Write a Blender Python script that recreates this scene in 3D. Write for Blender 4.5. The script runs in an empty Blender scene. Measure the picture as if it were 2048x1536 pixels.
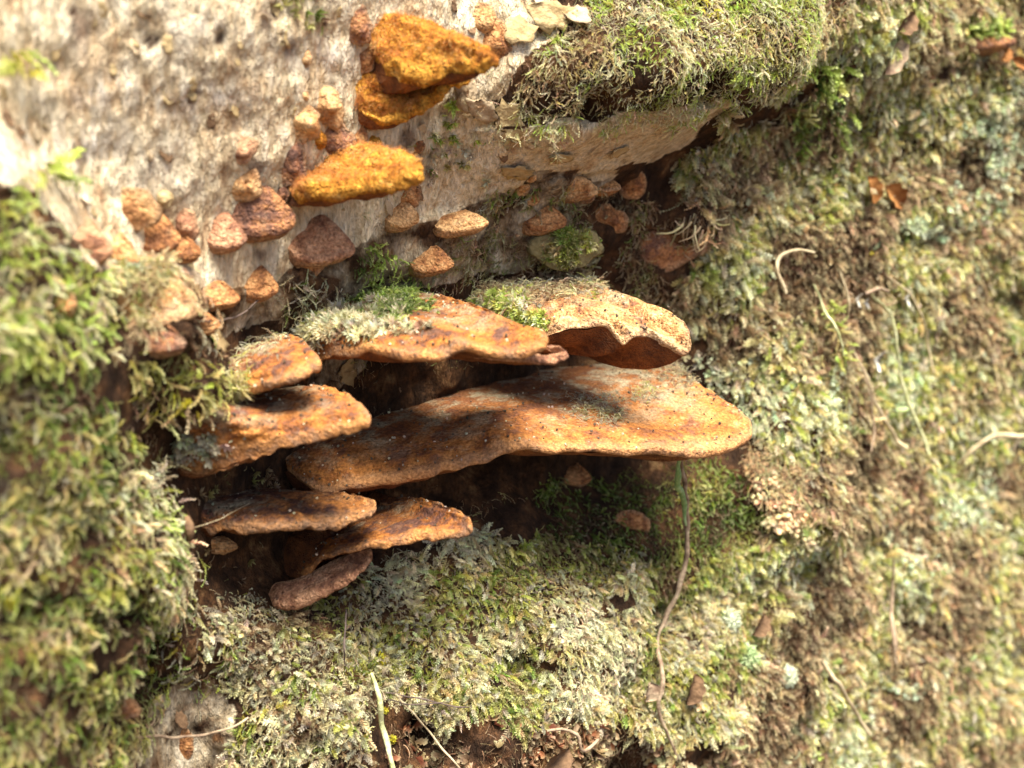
import bpy, math, random
import numpy as np
from mathutils import Vector

random.seed(11)
RNG = np.random.default_rng(11)
SC = bpy.context.scene
COL = SC.collection
R = math.radians

# ------------------------------------------------------------------ camera
LENS, PITCH, DIST = 49.0, R(15), 0.34
CAM_F = np.array([0, math.cos(PITCH), -math.sin(PITCH)])
CAM_R = np.array([1.0, 0, 0])
CAM_U = np.array([0, math.sin(PITCH), math.cos(PITCH)])
CAM_P = -DIST * CAM_F
cd = bpy.data.cameras.new('camera')
cam = bpy.data.objects.new('camera', cd)
COL.objects.link(cam)
cam.location = CAM_P
cam.rotation_euler = (math.pi / 2 - PITCH, 0, 0)
cd.lens, cd.sensor_width = LENS, 36
cd.clip_start, cd.clip_end = 0.01, 60
cd.dof.use_dof = True
cd.dof.focus_distance = 0.322
cd.dof.aperture_fstop = 12
SC.camera = cam

# ------------------------------------------------------------------ sky, sun, exposure
SUN_EL, SUN_AZ = R(69), R(26)          # azimuth measured from the camera side towards the right
L = np.array([math.cos(SUN_EL) * math.sin(SUN_AZ), -math.cos(SUN_EL) * math.cos(SUN_AZ), math.sin(SUN_EL)])
w = bpy.data.worlds.new('World')
SC.world = w
w.use_nodes = True
nt = w.node_tree
bg = nt.nodes['Background']
sky = nt.nodes.new('ShaderNodeTexSky')
sky.sky_type = 'NISHITA'
sky.sun_disc = False
sky.sun_elevation = SUN_EL
sky.sun_rotation = math.atan2(L[0], L[1])
sky.air_density, sky.dust_density, sky.ozone_density = .7, 4.0, .4
nt.links.new(sky.outputs[0], bg.inputs[0])
bg.inputs[1].default_value = 0.1
sd = bpy.data.lights.new('sun', 'SUN')
sd.energy = 4.8
sd.angle = R(30)
sd.color = (1.0, 0.93, 0.80)
sun = bpy.data.objects.new('sun', sd)
COL.objects.link(sun)
sun.rotation_euler = Vector(L).to_track_quat('Z', 'Y').to_euler()
SC.view_settings.view_transform = 'Standard'
SC.view_settings.look = 'None'
SC.view_settings.exposure = 1.5
SC.view_settings.gamma = 1
SC.view_settings.use_curve_mapping = False

# ------------------------------------------------------------------ frames and projection
YAW = R(35)
ES = np.array([math.cos(YAW), math.sin(YAW), 0])
EN = np.array([math.sin(YAW), -math.cos(YAW), 0])
EZ = np.array([0, 0, 1.0])
MM = 0.001


def rays(px, py):
    x = (np.asarray(px, float) - 1024) / 2048 * 36 / LENS
    y = -(np.asarray(py, float) - 768) / 2048 * 36 / LENS
    return CAM_F + x[..., None] * CAM_R + y[..., None] * CAM_U


def on_plane(px, py, n):
    d = rays(px, py)
    t = (np.asarray(n, float) - CAM_P @ EN) / (d @ EN)
    return CAM_P + t[..., None] * d


def project(P):
    v = np.asarray(P) - CAM_P
    z = v @ CAM_F
    return 1024 + (v @ CAM_R) / z * LENS / 36 * 2048, 768 - (v @ CAM_U) / z * LENS / 36 * 2048, z


def px_size(P):
    return float((np.asarray(P) - CAM_P) @ CAM_F) * 36 / LENS / 2048


# ------------------------------------------------------------------ vector noise
def _hash(i, j, k, seed):
    h = (i * np.uint32(374761393) + j * np.uint32(668265263) + k * np.uint32(2147483647) + np.uint32(seed) * np.uint32(1274126177))
    h = (h ^ (h >> np.uint32(13))) * np.uint32(1274126177)
    h = h ^ (h >> np.uint32(16))
    return (h & np.uint32(0xffffff)).astype(np.float64) / 0xffffff


def noise(P, scale, seed=0):
    q = np.asarray(P) / scale + 1000.0
    f = np.floor(q)
    u = q - f
    u = u * u * u * (u * (u * 6 - 15) + 10)
    i, j, k = (f[..., a].astype(np.int64).astype(np.uint32) for a in range(3))
    o = np.uint32(1)
    r = 0
    for a in (0, 1):
        for b in (0, 1):
            for c in (0, 1):
                wgt = (u[..., 0] if a else 1 - u[..., 0]) * (u[..., 1] if b else 1 - u[..., 1]) * (u[..., 2] if c else 1 - u[..., 2])
                r = r + wgt * _hash(i + o * np.uint32(a), j + o * np.uint32(b), k + o * np.uint32(c), seed)
    return r * 2 - 1


def fbm(P, scale, octs=3, seed=0):
    a, s, r = 1.0, scale, 0
    for o in range(octs):
        r = r + a * noise(P, s, seed + o * 17)
        a *= 0.5
        s *= 0.5
    return r


# ------------------------------------------------------------------ shape of the log face: heights in mm at points of the face
HROWS = {
    -80: [(-150, 12), (0, 12), (400, 12), (800, 8), (1100, 10), (1400, 12), (1650, 10), (1850, 2), (2200, 0)],
    0: [(0, 14), (400, 12), (800, 8), (1100, 14), (1400, 20), (1620, 18), (1740, 9), (1850, 3), (2048, 0)],
    130: [(0, 14), (350, 10), (700, 6), (1000, 12), (1200, 26), (1450, 30), (1610, 26), (1700, 6), (1850, 0), (2048, 2)],
    215: [(0, 16), (500, 7), (850, 5), (1000, 14), (1180, 24), (1380, 25), (1500, 10), (1600, -2)],
    290: [(950, 6), (1090, 12), (1250, 8), (1380, 0), (1500, -6), (1700, -5), (2048, 0)],
    350: [(0, 26), (120, 14), (400, 6), (700, 2), (950, 3), (1100, 2), (1300, -4), (1450, -6), (1700, -4)],
    450: [(0, 32), (110, 24), (200, 10), (400, 4), (700, 0), (950, -4), (1200, -7), (1350, -6), (1450, -4), (1700, 0), (2048, 3)],
    560: [(0, 34), (120, 30), (220, 14), (320, 7), (500, 0), (700, -5), (950, -8), (1200, -9), (1400, -5), (1700, 2), (2048, 4)],
    700: [(0, 36), (180, 30), (300, 14), (420, 4), (550, -6), (800, -10), (1100, -11), (1300, -9), (1450, -4), (1700, 2), (2048, 5)],
    850: [(0, 38), (150, 34), (200, 26), (280, 6), (400, -3), (600, -6), (850, -12), (1150, -12), (1350, -7), (1470, 4), (1560, 12), (1700, 8), (2048, 7)],
    1000: [(0, 40), (200, 36), (270, 26), (345, 4), (500, -7), (750, -8), (950, -3), (1200, 2), (1400, 8), (1560, 16), (1700, 9), (2048, 8)],
    1130: [(0, 42), (250, 36), (350, 24), (410, 0), (520, -6), (700, -3), (850, 4), (1000, 11), (1250, 15), (1500, 14), (1800, 13), (2048, 13)],
    1280: [(0, 44), (200, 34), (330, 18), (440, 6), (600, 11), (850, 17), (1100, 22), (1400, 20), (1700, 17), (2048, 14)],
    1430: [(0, 46), (200, 34), (300, 12), (450, 6), (600, 18), (760, 18), (900, 26), (1200, 27), (1500, 25), (1800, 21), (2048, 18)],
    1540: [(0, 48), (200, 36), (300, 12), (450, 8), (600, 20), (900, 29), (1200, 29), (1500, 27), (1800, 23), (2048, 20)],
    1640: [(0, 48), (300, 16), (600, 20), (900, 26), (1200, 24), (1600, 24), (2100, 22)],
}
cp = np.array([(x, y, n) for y, row in HROWS.items() for x, n in row], float)
cpP = on_plane(cp[:, 0], cp[:, 1], cp[:, 2] * MM)
CS, CZ, CN = cpP @ ES * 10, cpP[:, 2] * 10, cp[:, 2]


def _phi(r2):
    return 0.5 * r2 * np.log(r2 + 1e-12)


_n = len(CS)
A_ = _phi((CS[:, None] - CS) ** 2 + (CZ[:, None] - CZ) ** 2) + np.eye(_n) * 0.004
Pm = np.stack([np.ones(_n), CS, CZ], 1)
W_ = np.linalg.solve(np.block([[A_, Pm], [Pm.T, np.zeros((3, 3))]]), np.concatenate([CN, np.zeros(3)]))
S0, S1, Z0, Z1 = CS.min() / 10, CS.max() / 10, CZ.min() / 10, CZ.max() / 10

# dark pits in the bare wood: x, y, radius px, depth mm
PITS = [(300, 88, 12, 2), (316, 78, 8, 2), (440, 75, 11, 3), (385, 195, 11, 2), (398, 180, 7, 2), (145, 25, 11, 2), (555, 22, 13, 3)]
PITQ = []
for x_, y_, r_, d_ in PITS:
    p_ = on_plane(np.array(x_), np.array(y_), 10 * MM)
    PITQ.append(((float(p_ @ ES), float(p_[2])), r_ * px_size(p_) * .8, d_ * .6))


def in_poly(x, y, poly):
    c = np.zeros(x.shape, bool)
    n = len(poly)
    for i in range(n):
        x0, y0 = poly[i]
        x1, y1 = poly[(i + 1) % n]
        k = (y0 > y) != (y1 > y)
        c ^= k & (x < (x1 - x0) * (y - y0) / ((y1 - y0) or 1e-9) + x0)
    return c


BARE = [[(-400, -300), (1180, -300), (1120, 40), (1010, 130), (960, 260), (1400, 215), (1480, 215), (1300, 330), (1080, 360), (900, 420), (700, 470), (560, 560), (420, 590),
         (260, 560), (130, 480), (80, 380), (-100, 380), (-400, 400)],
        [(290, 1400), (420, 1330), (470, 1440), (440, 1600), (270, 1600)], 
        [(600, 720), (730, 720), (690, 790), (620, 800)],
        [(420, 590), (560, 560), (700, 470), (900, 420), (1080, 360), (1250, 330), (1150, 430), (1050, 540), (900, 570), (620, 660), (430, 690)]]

# local dents and lumps: x, y, radius px, height mm
LUMPS = [(1283, 160, 26, -16), (1085, 205, 30, -16), (1500, 165, 20, -4), (735, 150, 18, -7), (230, 1290, 55, -24), (150, 1130, 30, -10),
         (1240, 1200, 50, -12), (1460, 1390, 40, -10), (940, 1270, 34, -10), (1130, 1490, 60, -8), (760, 1400, 36, -12),
         (1545, 985, 70, 8), (1385, 455, 40, 8), (1140, 500, 38, 9), (1920, 330, 40, -12), (2020, 600, 40, -9),
         (1490, 1310, 24, 6), (1400, 400, 60, 4), (1830, 250, 50, -6), (300, 620, 60, 10), (350, 770, 90, 16),
         (650, 620, 70, 5), (1750, 870, 50, -5), (1740, 1220, 40, -7), (620, 1380, 60, 6), (1270, 1350, 60, 6)]
LU = [(on_plane(np.array(x), np.array(y), 0.0), r * px_size(on_plane(np.array(x), np.array(y), 0.0)), h) for x, y, r, h in LUMPS]
LU = [(float(p @ ES), float(p[2]), r, h) for p, r, h in LU]


def height(s, z, fine=True):
    """height of the log face over its base plane, metres"""
    s, z = np.asarray(s, float), np.asarray(z, float)
    shp = s.shape
    s, z = s.ravel(), z.ravel()
    out = np.empty(len(s))
    for a in range(0, len(s), 40000):
        ss, zz = s[a:a + 40000], z[a:a + 40000]
        sc, zc = np.clip(ss, S0 + .004, S1 - .01) * 10, np.clip(zz, Z0, Z1) * 10
        r2 = (sc[:, None] - CS) ** 2 + (zc[:, None] - CZ) ** 2
        h = _phi(r2) @ W_[:_n] + W_[_n] + W_[_n + 1] * sc + W_[_n + 2] * zc
        for ls, lz, lr, lh in LU:
            h += lh * np.exp(-((ss - ls) ** 2 + (zz - lz) ** 2) / (lr * lr))
        dz = np.abs(zz - zc / 10)
        h -= 2600 * dz ** 2 + 260 * np.abs(ss - sc / 10) ** 2
        q = np.stack([ss, zz, np.zeros_like(ss)], 1)
        qx, qy, _q = project(ss[:, None] * ES + (h * MM)[:, None] * EN + zz[:, None] * EZ)
        mossy = 1.0 - in_poly(qx, qy, BARE[0]).astype(float)
        h += mossy * (2.6 * noise(q, .011, 6) + 1.4 * noise(q, .0055, 7))
        for pp, pr, pd in PITQ:
            h -= pd * np.exp(-((ss - pp[0]) ** 2 + (.6 * (zz - pp[1])) ** 2) / (pr * pr))
        h += 1.3 * noise(q, .016, 3)
        if fine:
            h += 0.6 * noise(q, .006, 5) + 0.4 * noise(q * [1, .5, 1], .0026, 9) + 0.28 * noise(q, .0013, 12)
        out[a:a + 40000] = h
    return (out * MM).reshape(shp)


def wall_pt(s, z, lift=0.0, fine=True):
    h = height(s, z, fine) + lift
    return np.asarray(s)[..., None] * ES + h[..., None] * EN + np.asarray(z)[..., None] * EZ


def wall_nrm(s, z):
    e = .0025
    hs = (height(s + e, z, False) - height(s - e, z, False)) / (2 * e)
    hz = (height(s, z + e, False) - height(s, z - e, False)) / (2 * e)
    n = EN - hs[:, None] * ES - hz[:, None] * EZ
    return n / np.linalg.norm(n, axis=1)[:, None]


def surf(px, py, lift=0.0):
    """first point of the log face met by the sight line through a picture point"""
    px, py = np.atleast_1d(np.asarray(px, float)), np.atleast_1d(np.asarray(py, float))
    d = rays(px, py)
    t = np.linspace(.18, .75, 230)
    P = CAM_P + t[None, :, None] * d[:, None, :]
    f = P @ EN - height(P @ ES, P[..., 2], False)
    hit = np.argmax(f < 0, axis=1)
    hit = np.where((f < 0).any(1), hit, 229)
    i0 = np.maximum(hit - 1, 0)
    k = np.arange(len(px))
    f0, f1 = f[k, i0], f[k, hit]
    tt = t[i0] + (t[hit] - t[i0]) * np.clip(f0 / (f0 - f1 + 1e-12), 0, 1)
    P = CAM_P + tt[:, None] * d
    return on_plane(px, py, P @ EN + lift) if np.any(np.asarray(lift) != 0) else P


# ------------------------------------------------------------------ material helpers
def hexc(c):
    return (c[0], c[1], c[2], 1)


class Mat:
    def __init__(self, name, rough=.85, spec=.25):
        self.m = bpy.data.materials.new(name)
        self.m.use_nodes = True
        self.t = self.m.node_tree
        self.b = self.t.nodes['Principled BSDF']
        self.b.inputs['Roughness'].default_value = rough
        self.b.inputs['Specular IOR Level'].default_value = spec
        self.pos = self.t.nodes.new('ShaderNodeNewGeometry').outputs['Position']

    def n(self, typ, **kw):
        nd = self.t.nodes.new(typ)
        for k, v in kw.items():
            setattr(nd, k, v)
        return nd

    def ln(self, a, b):
        self.t.links.new(a, b)

    def noise(self, scale, detail=4, rough=.6, vec=None, dist=0):
        nd = self.n('ShaderNodeTexNoise')
        nd.inputs['Scale'].default_value = scale
        nd.inputs['Detail'].default_value = detail
        nd.inputs['Roughness'].default_value = rough
        nd.inputs['Distortion'].default_value = dist
        self.ln(vec or self.pos, nd.inputs['Vector'])
        return nd.outputs['Fac']

    def voro(self, scale, feature='F1', vec=None):
        nd = self.n('ShaderNodeTexVoronoi', feature=feature)
        nd.inputs['Scale'].default_value = scale
        self.ln(vec or self.pos, nd.inputs['Vector'])
        return nd.outputs['Distance']

    def mapped(self, scale, rot=(0, 0, 0)):
        nd = self.n('ShaderNodeMapping')
        nd.inputs['Scale'].default_value = scale
        nd.inputs['Rotation'].default_value = rot
        self.ln(self.pos, nd.inputs['Vector'])
        return nd.outputs[0]

    def ramp(self, fac, stops, interp='LINEAR'):
        nd = self.n('ShaderNodeValToRGB')
        cr = nd.color_ramp
        cr.interpolation = interp
        while len(cr.elements) < len(stops):
            cr.elements.new(.5)
        for e, (p, c) in zip(cr.elements, stops):
            e.position = p
            e.color = hexc(c) if not isinstance(c, (int, float)) else (c, c, c, 1)
        self.ln(fac, nd.inputs[0])
        return nd.outputs[0]

    def mix(self, fac, a, b, mode='MIX'):
        nd = self.n('ShaderNodeMix', data_type='RGBA', blend_type=mode)
        for sock, v in ((nd.inputs[0], fac), (nd.inputs[6], a), (nd.inputs[7], b)):
            if isinstance(v, (int, float)):
                sock.default_value = v
            elif isinstance(v, tuple):
                sock.default_value = hexc(v)
            else:
                self.ln(v, sock)
        return nd.outputs[2]

    def math(self, op, a, b):
        nd = self.n('ShaderNodeMath', operation=op)
        for sock, v in zip(nd.inputs, (a, b)):
            if isinstance(v, (int, float)):
                sock.default_value = v
            else:
                self.ln(v, sock)
        return nd.outputs[0]

    def attr(self, name, typ='GEOMETRY'):
        nd = self.n('ShaderNodeAttribute', attribute_name=name, attribute_type=typ)
        return nd

    def bump(self, h, dist, strength=1.0, prev=None):
        nd = self.n('ShaderNodeBump')
        nd.inputs['Distance'].default_value = dist
        nd.inputs['Strength'].default_value = strength
        self.ln(h, nd.inputs['Height'])
        if prev:
            self.ln(prev, nd.inputs['Normal'])
        return nd.outputs[0]

    def done(self, col, normal=None):
        if isinstance(col, tuple):
            self.b.inputs['Base Color'].default_value = hexc(col)
        else:
            self.ln(col, self.b.inputs['Base Color'])
        if normal:
            self.ln(normal, self.b.inputs['Normal'])
        return self.m


def rust_mat(name, dark, mid, light, dust=(.62, .42, .22), dustamt=.5, bias=0.0, grain=1.0, big=90, zones=True):
    M = Mat(name, .95, .12)
    n1 = M.noise(big, 5, .62, dist=.6)
    n2 = M.noise(430, 3, .65)
    f = M.math('ADD', M.math('MULTIPLY', n1, .62), M.math('MULTIPLY', n2, .38))
    c = M.ramp(f, [(.41 + bias, dark), (.485 + bias, mid), (.55 + bias, light), (.66 + bias, tuple(min(1, x * 1.25) for x in light))])
    d = M.ramp(M.noise(230, 6, .7), [(.56, 0), (.72, dustamt)])
    c = M.mix(d, c, dust)
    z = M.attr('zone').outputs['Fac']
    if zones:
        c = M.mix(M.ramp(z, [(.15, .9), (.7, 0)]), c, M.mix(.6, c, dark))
        wv = M.n('ShaderNodeMath', operation='SINE')
        M.ln(M.math('MULTIPLY', z, 34.0), wv.inputs[0])
        c = M.mix(M.ramp(wv.outputs[0], [(.55, 0), (1, .22)]), c, dark)
        c = M.mix(M.ramp(z, [(.86, 0), (1.0, .28)]), c, tuple(min(1, x * 1.05) for x in dust))
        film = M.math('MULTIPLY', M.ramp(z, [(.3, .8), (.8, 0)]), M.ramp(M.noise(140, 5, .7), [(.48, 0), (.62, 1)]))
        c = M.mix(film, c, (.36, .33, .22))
    if not zones and name != 'woolly_orange':
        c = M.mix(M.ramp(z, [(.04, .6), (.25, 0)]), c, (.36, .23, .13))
    sp = M.ramp(M.voro(620), [(.10, 1), (.17, 0)])
    sp = M.math('MULTIPLY', sp, M.ramp(M.noise(150, 2), [(.50, 0), (.62, .6)]))
    c = M.mix(sp, c, (.035, .022, .02))
    g = M.ramp(M.noise(1500, 2, .6), [(.3, .55), (.7, 1.35)])
    c = M.mix(1.0, c, g, 'MULTIPLY')
    h = M.math('ADD', M.noise(1300, 3, .7), M.math('MULTIPLY', M.voro(1500), -.5))
    nb = M.bump(M.noise(420, 4, .65), .0016 * grain, .8)
    nb = M.bump(h, .0007 * grain, 1.0, nb)
    return M.done(c, nb)


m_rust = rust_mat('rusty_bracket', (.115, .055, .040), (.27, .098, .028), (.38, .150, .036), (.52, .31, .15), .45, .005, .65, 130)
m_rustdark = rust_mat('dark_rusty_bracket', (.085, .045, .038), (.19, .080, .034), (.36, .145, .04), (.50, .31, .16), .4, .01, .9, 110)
m_shelf = rust_mat('shelf_painted_sunlit', (.17, .072, .038), (.28, .105, .030), (.38, .155, .042), (.56, .36, .19), .6, .0, .6, 130)  # paler, dustier rust: sunlight on the largest bracket put into its colour
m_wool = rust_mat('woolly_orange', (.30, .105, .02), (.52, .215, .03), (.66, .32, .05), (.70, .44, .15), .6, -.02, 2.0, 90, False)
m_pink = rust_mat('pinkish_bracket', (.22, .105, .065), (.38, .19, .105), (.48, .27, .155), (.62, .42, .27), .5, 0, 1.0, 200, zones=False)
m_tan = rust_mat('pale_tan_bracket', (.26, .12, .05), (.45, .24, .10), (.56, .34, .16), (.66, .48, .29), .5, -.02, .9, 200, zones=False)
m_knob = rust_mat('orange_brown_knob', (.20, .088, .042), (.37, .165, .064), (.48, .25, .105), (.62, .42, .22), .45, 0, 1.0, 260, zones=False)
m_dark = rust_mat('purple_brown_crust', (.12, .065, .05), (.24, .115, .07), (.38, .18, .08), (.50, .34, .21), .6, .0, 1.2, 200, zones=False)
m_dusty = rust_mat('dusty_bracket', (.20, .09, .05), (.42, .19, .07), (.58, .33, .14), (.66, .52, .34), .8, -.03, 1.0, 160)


def pore_mat():
    M = Mat('pore_surface_brown', .9, .15)
    c = M.ramp(M.noise(260, 4), [(.35, (.10, .04, .02)), (.65, (.26, .10, .035))])
    v = M.voro(1900)
    c = M.mix(M.ramp(v, [(.15, .6), (.4, 0)]), c, (.05, .02, .012))
    return M.done(c, M.bump(v, .0006, .8))


m_pore = pore_mat()


def log_mat():
    M = Mat('weathered_log_wood', .9, .15)
    a = M.attr('bare').outputs['Fac']
    st = M.mapped((1, 1, .26), (0, R(20), 0))
    n1, n2, n3 = M.noise(330, 5, .7, st), M.noise(120, 4, .6), M.noise(1000, 3, .65, st)
    f = M.math('ADD', M.math('MULTIPLY', n1, .6), M.math('MULTIPLY', n2, .4))
    pale = M.ramp(f, [(.31, (.18, .09, .045)), (.39, (.48, .34, .20)), (.47, (.65, .525, .335)), (.58, (.76, .665, .49))])
    pit = M.ramp(M.voro(95, vec=M.mapped((1, 1, .7), (0, R(30), 0))), [(.12, .7), (.26, 0)])
    pit = M.math('MULTIPLY', pit, M.ramp(M.noise(60, 3), [(.50, 0), (.56, 1)]))
    pale = M.mix(pit, pale, (.085, .04, .03))
    bl = M.math('MULTIPLY', M.attr('bleach').outputs['Fac'], M.ramp(n1, [(.4, 0), (.55, .85)]))
    pale = M.mix(bl, pale, (.68, .63, .54))
    pale = M.mix(M.ramp(M.attr('stain').outputs['Fac'], [(.3, 0), (.75, .85)]), pale, (.085, .045, .032))
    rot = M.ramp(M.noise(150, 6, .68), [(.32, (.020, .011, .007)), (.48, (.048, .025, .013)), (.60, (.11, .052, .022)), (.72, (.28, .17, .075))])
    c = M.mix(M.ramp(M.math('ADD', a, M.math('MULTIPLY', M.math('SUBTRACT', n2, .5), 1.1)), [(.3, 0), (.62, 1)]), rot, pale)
    oc = M.ramp(M.noise(48, 4, .6), [(.56, 0), (.66, .3)])
    c = M.mix(M.math('MULTIPLY', oc, a), c, (.40, .19, .06))
    c = M.mix(1.0, c, M.ramp(n3, [(.3, .6), (.68, 1.2)]), 'MULTIPLY')
    nb = M.bump(n1, .0042, .9)
    nb = M.bump(n3, .0008, .9, nb)
    return M.done(c, nb)


m_log = log_mat()


def moss_mat():
    M = Mat('moss_leaf', .55, .3)
    a = M.attr('tint', 'INSTANCER').outputs['Color']
    tip = M.attr('tip').outputs['Fac']
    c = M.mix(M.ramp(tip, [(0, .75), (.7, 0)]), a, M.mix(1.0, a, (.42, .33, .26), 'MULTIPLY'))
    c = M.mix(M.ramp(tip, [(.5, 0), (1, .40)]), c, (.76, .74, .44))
    M.done(c)
    tr = M.n('ShaderNodeBsdfTranslucent')
    M.ln(c, tr.inputs[0])
    mx = M.n('ShaderNodeMixShader')
    mx.inputs[0].default_value = .42
    M.ln(M.b.outputs[0], mx.inputs[1])
    M.ln(tr.outputs[0], mx.inputs[2])
    M.ln(mx.outputs[0], M.t.nodes['Material Output'].inputs[0])
    return M.m


m_moss = moss_mat()


def plain_mat(name, c1, c2, scale=300, bumpd=.0005, rough=.8, big=None):
    M = Mat(name, rough, .25)
    c = M.ramp(M.noise(scale, 4, .65), [(.35, c1), (.65, c2)])
    return M.done(c, M.bump(M.noise(scale * 3, 3), bumpd, .8))


m_root = plain_mat('root_grey_brown', (.16, .10, .065), (.42, .33, .22), 260)
m_green = plain_mat('green_algae_root', (.10, .22, .05), (.30, .42, .20), 300)
m_straw = plain_mat('straw_root', (.30, .23, .13), (.56, .47, .30), 350)
m_olive = plain_mat('olive_strand', (.32, .34, .14), (.60, .60, .36), 350)
m_thread = plain_mat('dark_thread', (.05, .035, .03), (.16, .12, .10), 300)
m_lichen = plain_mat('mint_lichen', (.42, .48, .32), (.66, .70, .52), 420, .0008)
m_glichen = plain_mat('green_lichen', (.26, .38, .16), (.54, .62, .36), 420, .0008)
m_yellow = plain_mat('yellow_lichen', (.42, .36, .02), (.62, .58, .06), 500, .0008)
m_leaf = plain_mat('orange_dead_leaf', (.17, .06, .015), (.36, .17, .05), 200)
m_flake1 = plain_mat('pale_flake', (.28, .20, .115), (.50, .40, .26), 260, .0007)
m_flake2 = plain_mat('brown_flake', (.07, .04, .022), (.21, .125, .065), 260, .0007)
m_flake3 = plain_mat('ochre_flake', (.26, .18, .08), (.46, .35, .18), 260, .0007)
m_white = plain_mat('white_husk', (.40, .38, .32), (.62, .60, .52), 400)
m_stump = plain_mat('mossy_stump', (.09, .075, .035), (.24, .20, .09), 220, .001)
m_ground = plain_mat('leaf_litter', (.03, .018, .010), (.11, .065, .03), 40, .004)


# ------------------------------------------------------------------ object helpers
def mesh_obj(name, V, F, mat, base=None, parent=None, smooth=True, data_only=False):
    V = np.asarray(V, float)
    if base is not None:
        V = V - base
    me = bpy.data.meshes.new(name)
    if isinstance(F, np.ndarray):
        nf, k = F.shape
        me.vertices.add(len(V))
        me.vertices.foreach_set('co', V.astype(np.float32).ravel())
        me.loops.add(nf * k)
        me.loops.foreach_set('vertex_index', F.astype(np.int32).ravel())
        me.polygons.add(nf)
        me.polygons.foreach_set('loop_start', np.arange(0, nf * k, k, dtype=np.int32))
        me.update(calc_edges=True)
    else:
        me.from_pydata([tuple(v) for v in V], [], F)
    me.validate()
    if smooth:
        me.polygons.foreach_set('use_smooth', np.ones(len(me.polygons), bool))
    if mat:
        me.materials.append(mat)
    o = bpy.data.objects.new(name, me)
    if data_only:
        return o
    COL.objects.link(o)
    if parent is not None:
        o.parent = parent
    elif base is not None:
        o.location = base
    return o


def tag(o, label=None, cat=None, group=None, kind=None):
    for k, v in (('label', label), ('category', cat), ('group', group), ('kind', kind)):
        if v:
            o[k] = v
    return o


def empty(name, base, label, cat, group=None):
    o = bpy.data.objects.new(name, None)
    o.empty_display_size = .01
    COL.objects.link(o)
    o.location = base
    return tag(o, label, cat, group)


def grid_faces(nu, nv, wrap_u=False):
    F = []
    a = np.arange(nu - (0 if wrap_u else 1))[:, None]
    b = np.arange(nv - 1)[None, :]
    a2 = (a + 1) % nu
    return np.stack([(a * nv + b), (a2 * nv + b), (a2 * nv + b + 1), (a * nv + b + 1)], -1).reshape(-1, 4)


def grid_normals(G):
    du = np.gradient(G, axis=0)
    dv = np.gradient(G, axis=1)
    n = np.cross(du, dv)
    return n / (np.linalg.norm(n, axis=-1, keepdims=True) + 1e-12)


def catmull(P, n):
    """smooth curve through rows of P at n even steps of chord length"""
    P = np.asarray(P, float)
    d = np.linalg.norm(np.diff(P[:, :3], axis=0), axis=1) + 1e-6
    t = np.concatenate([[0], np.cumsum(d ** .7)])
    m = np.zeros_like(P)
    m[1:-1] = (P[2:] - P[:-2]) / (t[2:] - t[:-2])[:, None]
    m[0] = (P[1] - P[0]) / (t[1] - t[0])
    m[-1] = (P[-1] - P[-2]) / (t[-1] - t[-2])
    x = np.linspace(0, t[-1], n)
    i = np.clip(np.searchsorted(t, x, 'right') - 1, 0, len(P) - 2)
    h = (t[i + 1] - t[i])
    u = ((x - t[i]) / h)[:, None]
    h = h[:, None]
    return ((2 * u ** 3 - 3 * u ** 2 + 1) * P[i] + (u ** 3 - 2 * u ** 2 + u) * h * m[i]
            + (-2 * u ** 3 + 3 * u ** 2) * P[i + 1] + (u ** 3 - u ** 2) * h * m[i + 1])


# ------------------------------------------------------------------ ground and log
gs = np.linspace(-3, 3, 40)
gx, gy = np.meshgrid(gs, gs, indexing='ij')
G = np.stack([gx, gy, -.42 + .03 * noise(np.stack([gx, gy, gx * 0], -1), .3)], -1)
ground = mesh_obj('ground', G.reshape(-1, 3), grid_faces(40, 40), m_ground)
tag(ground, kind='structure')


def axis_vals(lo, a, b, hi, fine, coarse):
    return np.concatenate([np.arange(lo, a, coarse), np.arange(a, b, fine), np.arange(b, hi, coarse)])


sv = axis_vals(-.42, -.145, .245, .62, .0008, .006)
zv = axis_vals(-.36, -.145, .175, .36, .0008, .006)
gs_, gz_ = np.meshgrid(sv, zv, indexing='ij')
LP = wall_pt(gs_, gz_)
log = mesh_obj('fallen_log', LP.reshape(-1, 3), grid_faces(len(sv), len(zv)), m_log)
tag(log, 'weathered log face, pale bare wood at upper left and rot brown hollows behind the brackets', 'log')
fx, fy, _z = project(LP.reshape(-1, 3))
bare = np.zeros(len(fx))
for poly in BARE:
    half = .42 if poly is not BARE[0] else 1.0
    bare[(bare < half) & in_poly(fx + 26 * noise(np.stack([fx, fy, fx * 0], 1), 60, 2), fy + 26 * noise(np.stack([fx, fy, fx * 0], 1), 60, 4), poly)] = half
stain = np.zeros(len(fx))
for x_, y_, r_, d_ in PITS:
    stain = np.maximum(stain, np.exp(-(((fx - x_) / r_) ** 2 + ((fy - y_) / (r_ * 1.35)) ** 2) + 1.0 * noise(np.stack([fx, fy, fx * 0], 1), 8, 3)))
bleach = np.zeros(len(fx))
for x_, y_, r_ in ((210, 185, 70), (330, 200, 60), (80, 300, 70), (660, 110, 60), (190, 290, 60), (440, 190, 50), (380, 50, 40)):
    bleach = np.maximum(bleach, np.exp(-(((fx - x_) / r_) ** 2 + ((fy - y_) / (r_ * .6)) ** 2)))
for nm_, vv in (('stain', stain), ('bleach', bleach)):
    at = log.data.attributes.new(nm_, 'FLOAT', 'POINT')
    at.data.foreach_set('value', vv.astype(np.float32))
at = log.data.attributes.new('bare', 'FLOAT', 'POINT')
at.data.foreach_set('value', bare.astype(np.float32))

# ------------------------------------------------------------------ brackets
REG = {}          # name of bracket spot -> (points, normals) of its top


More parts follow.
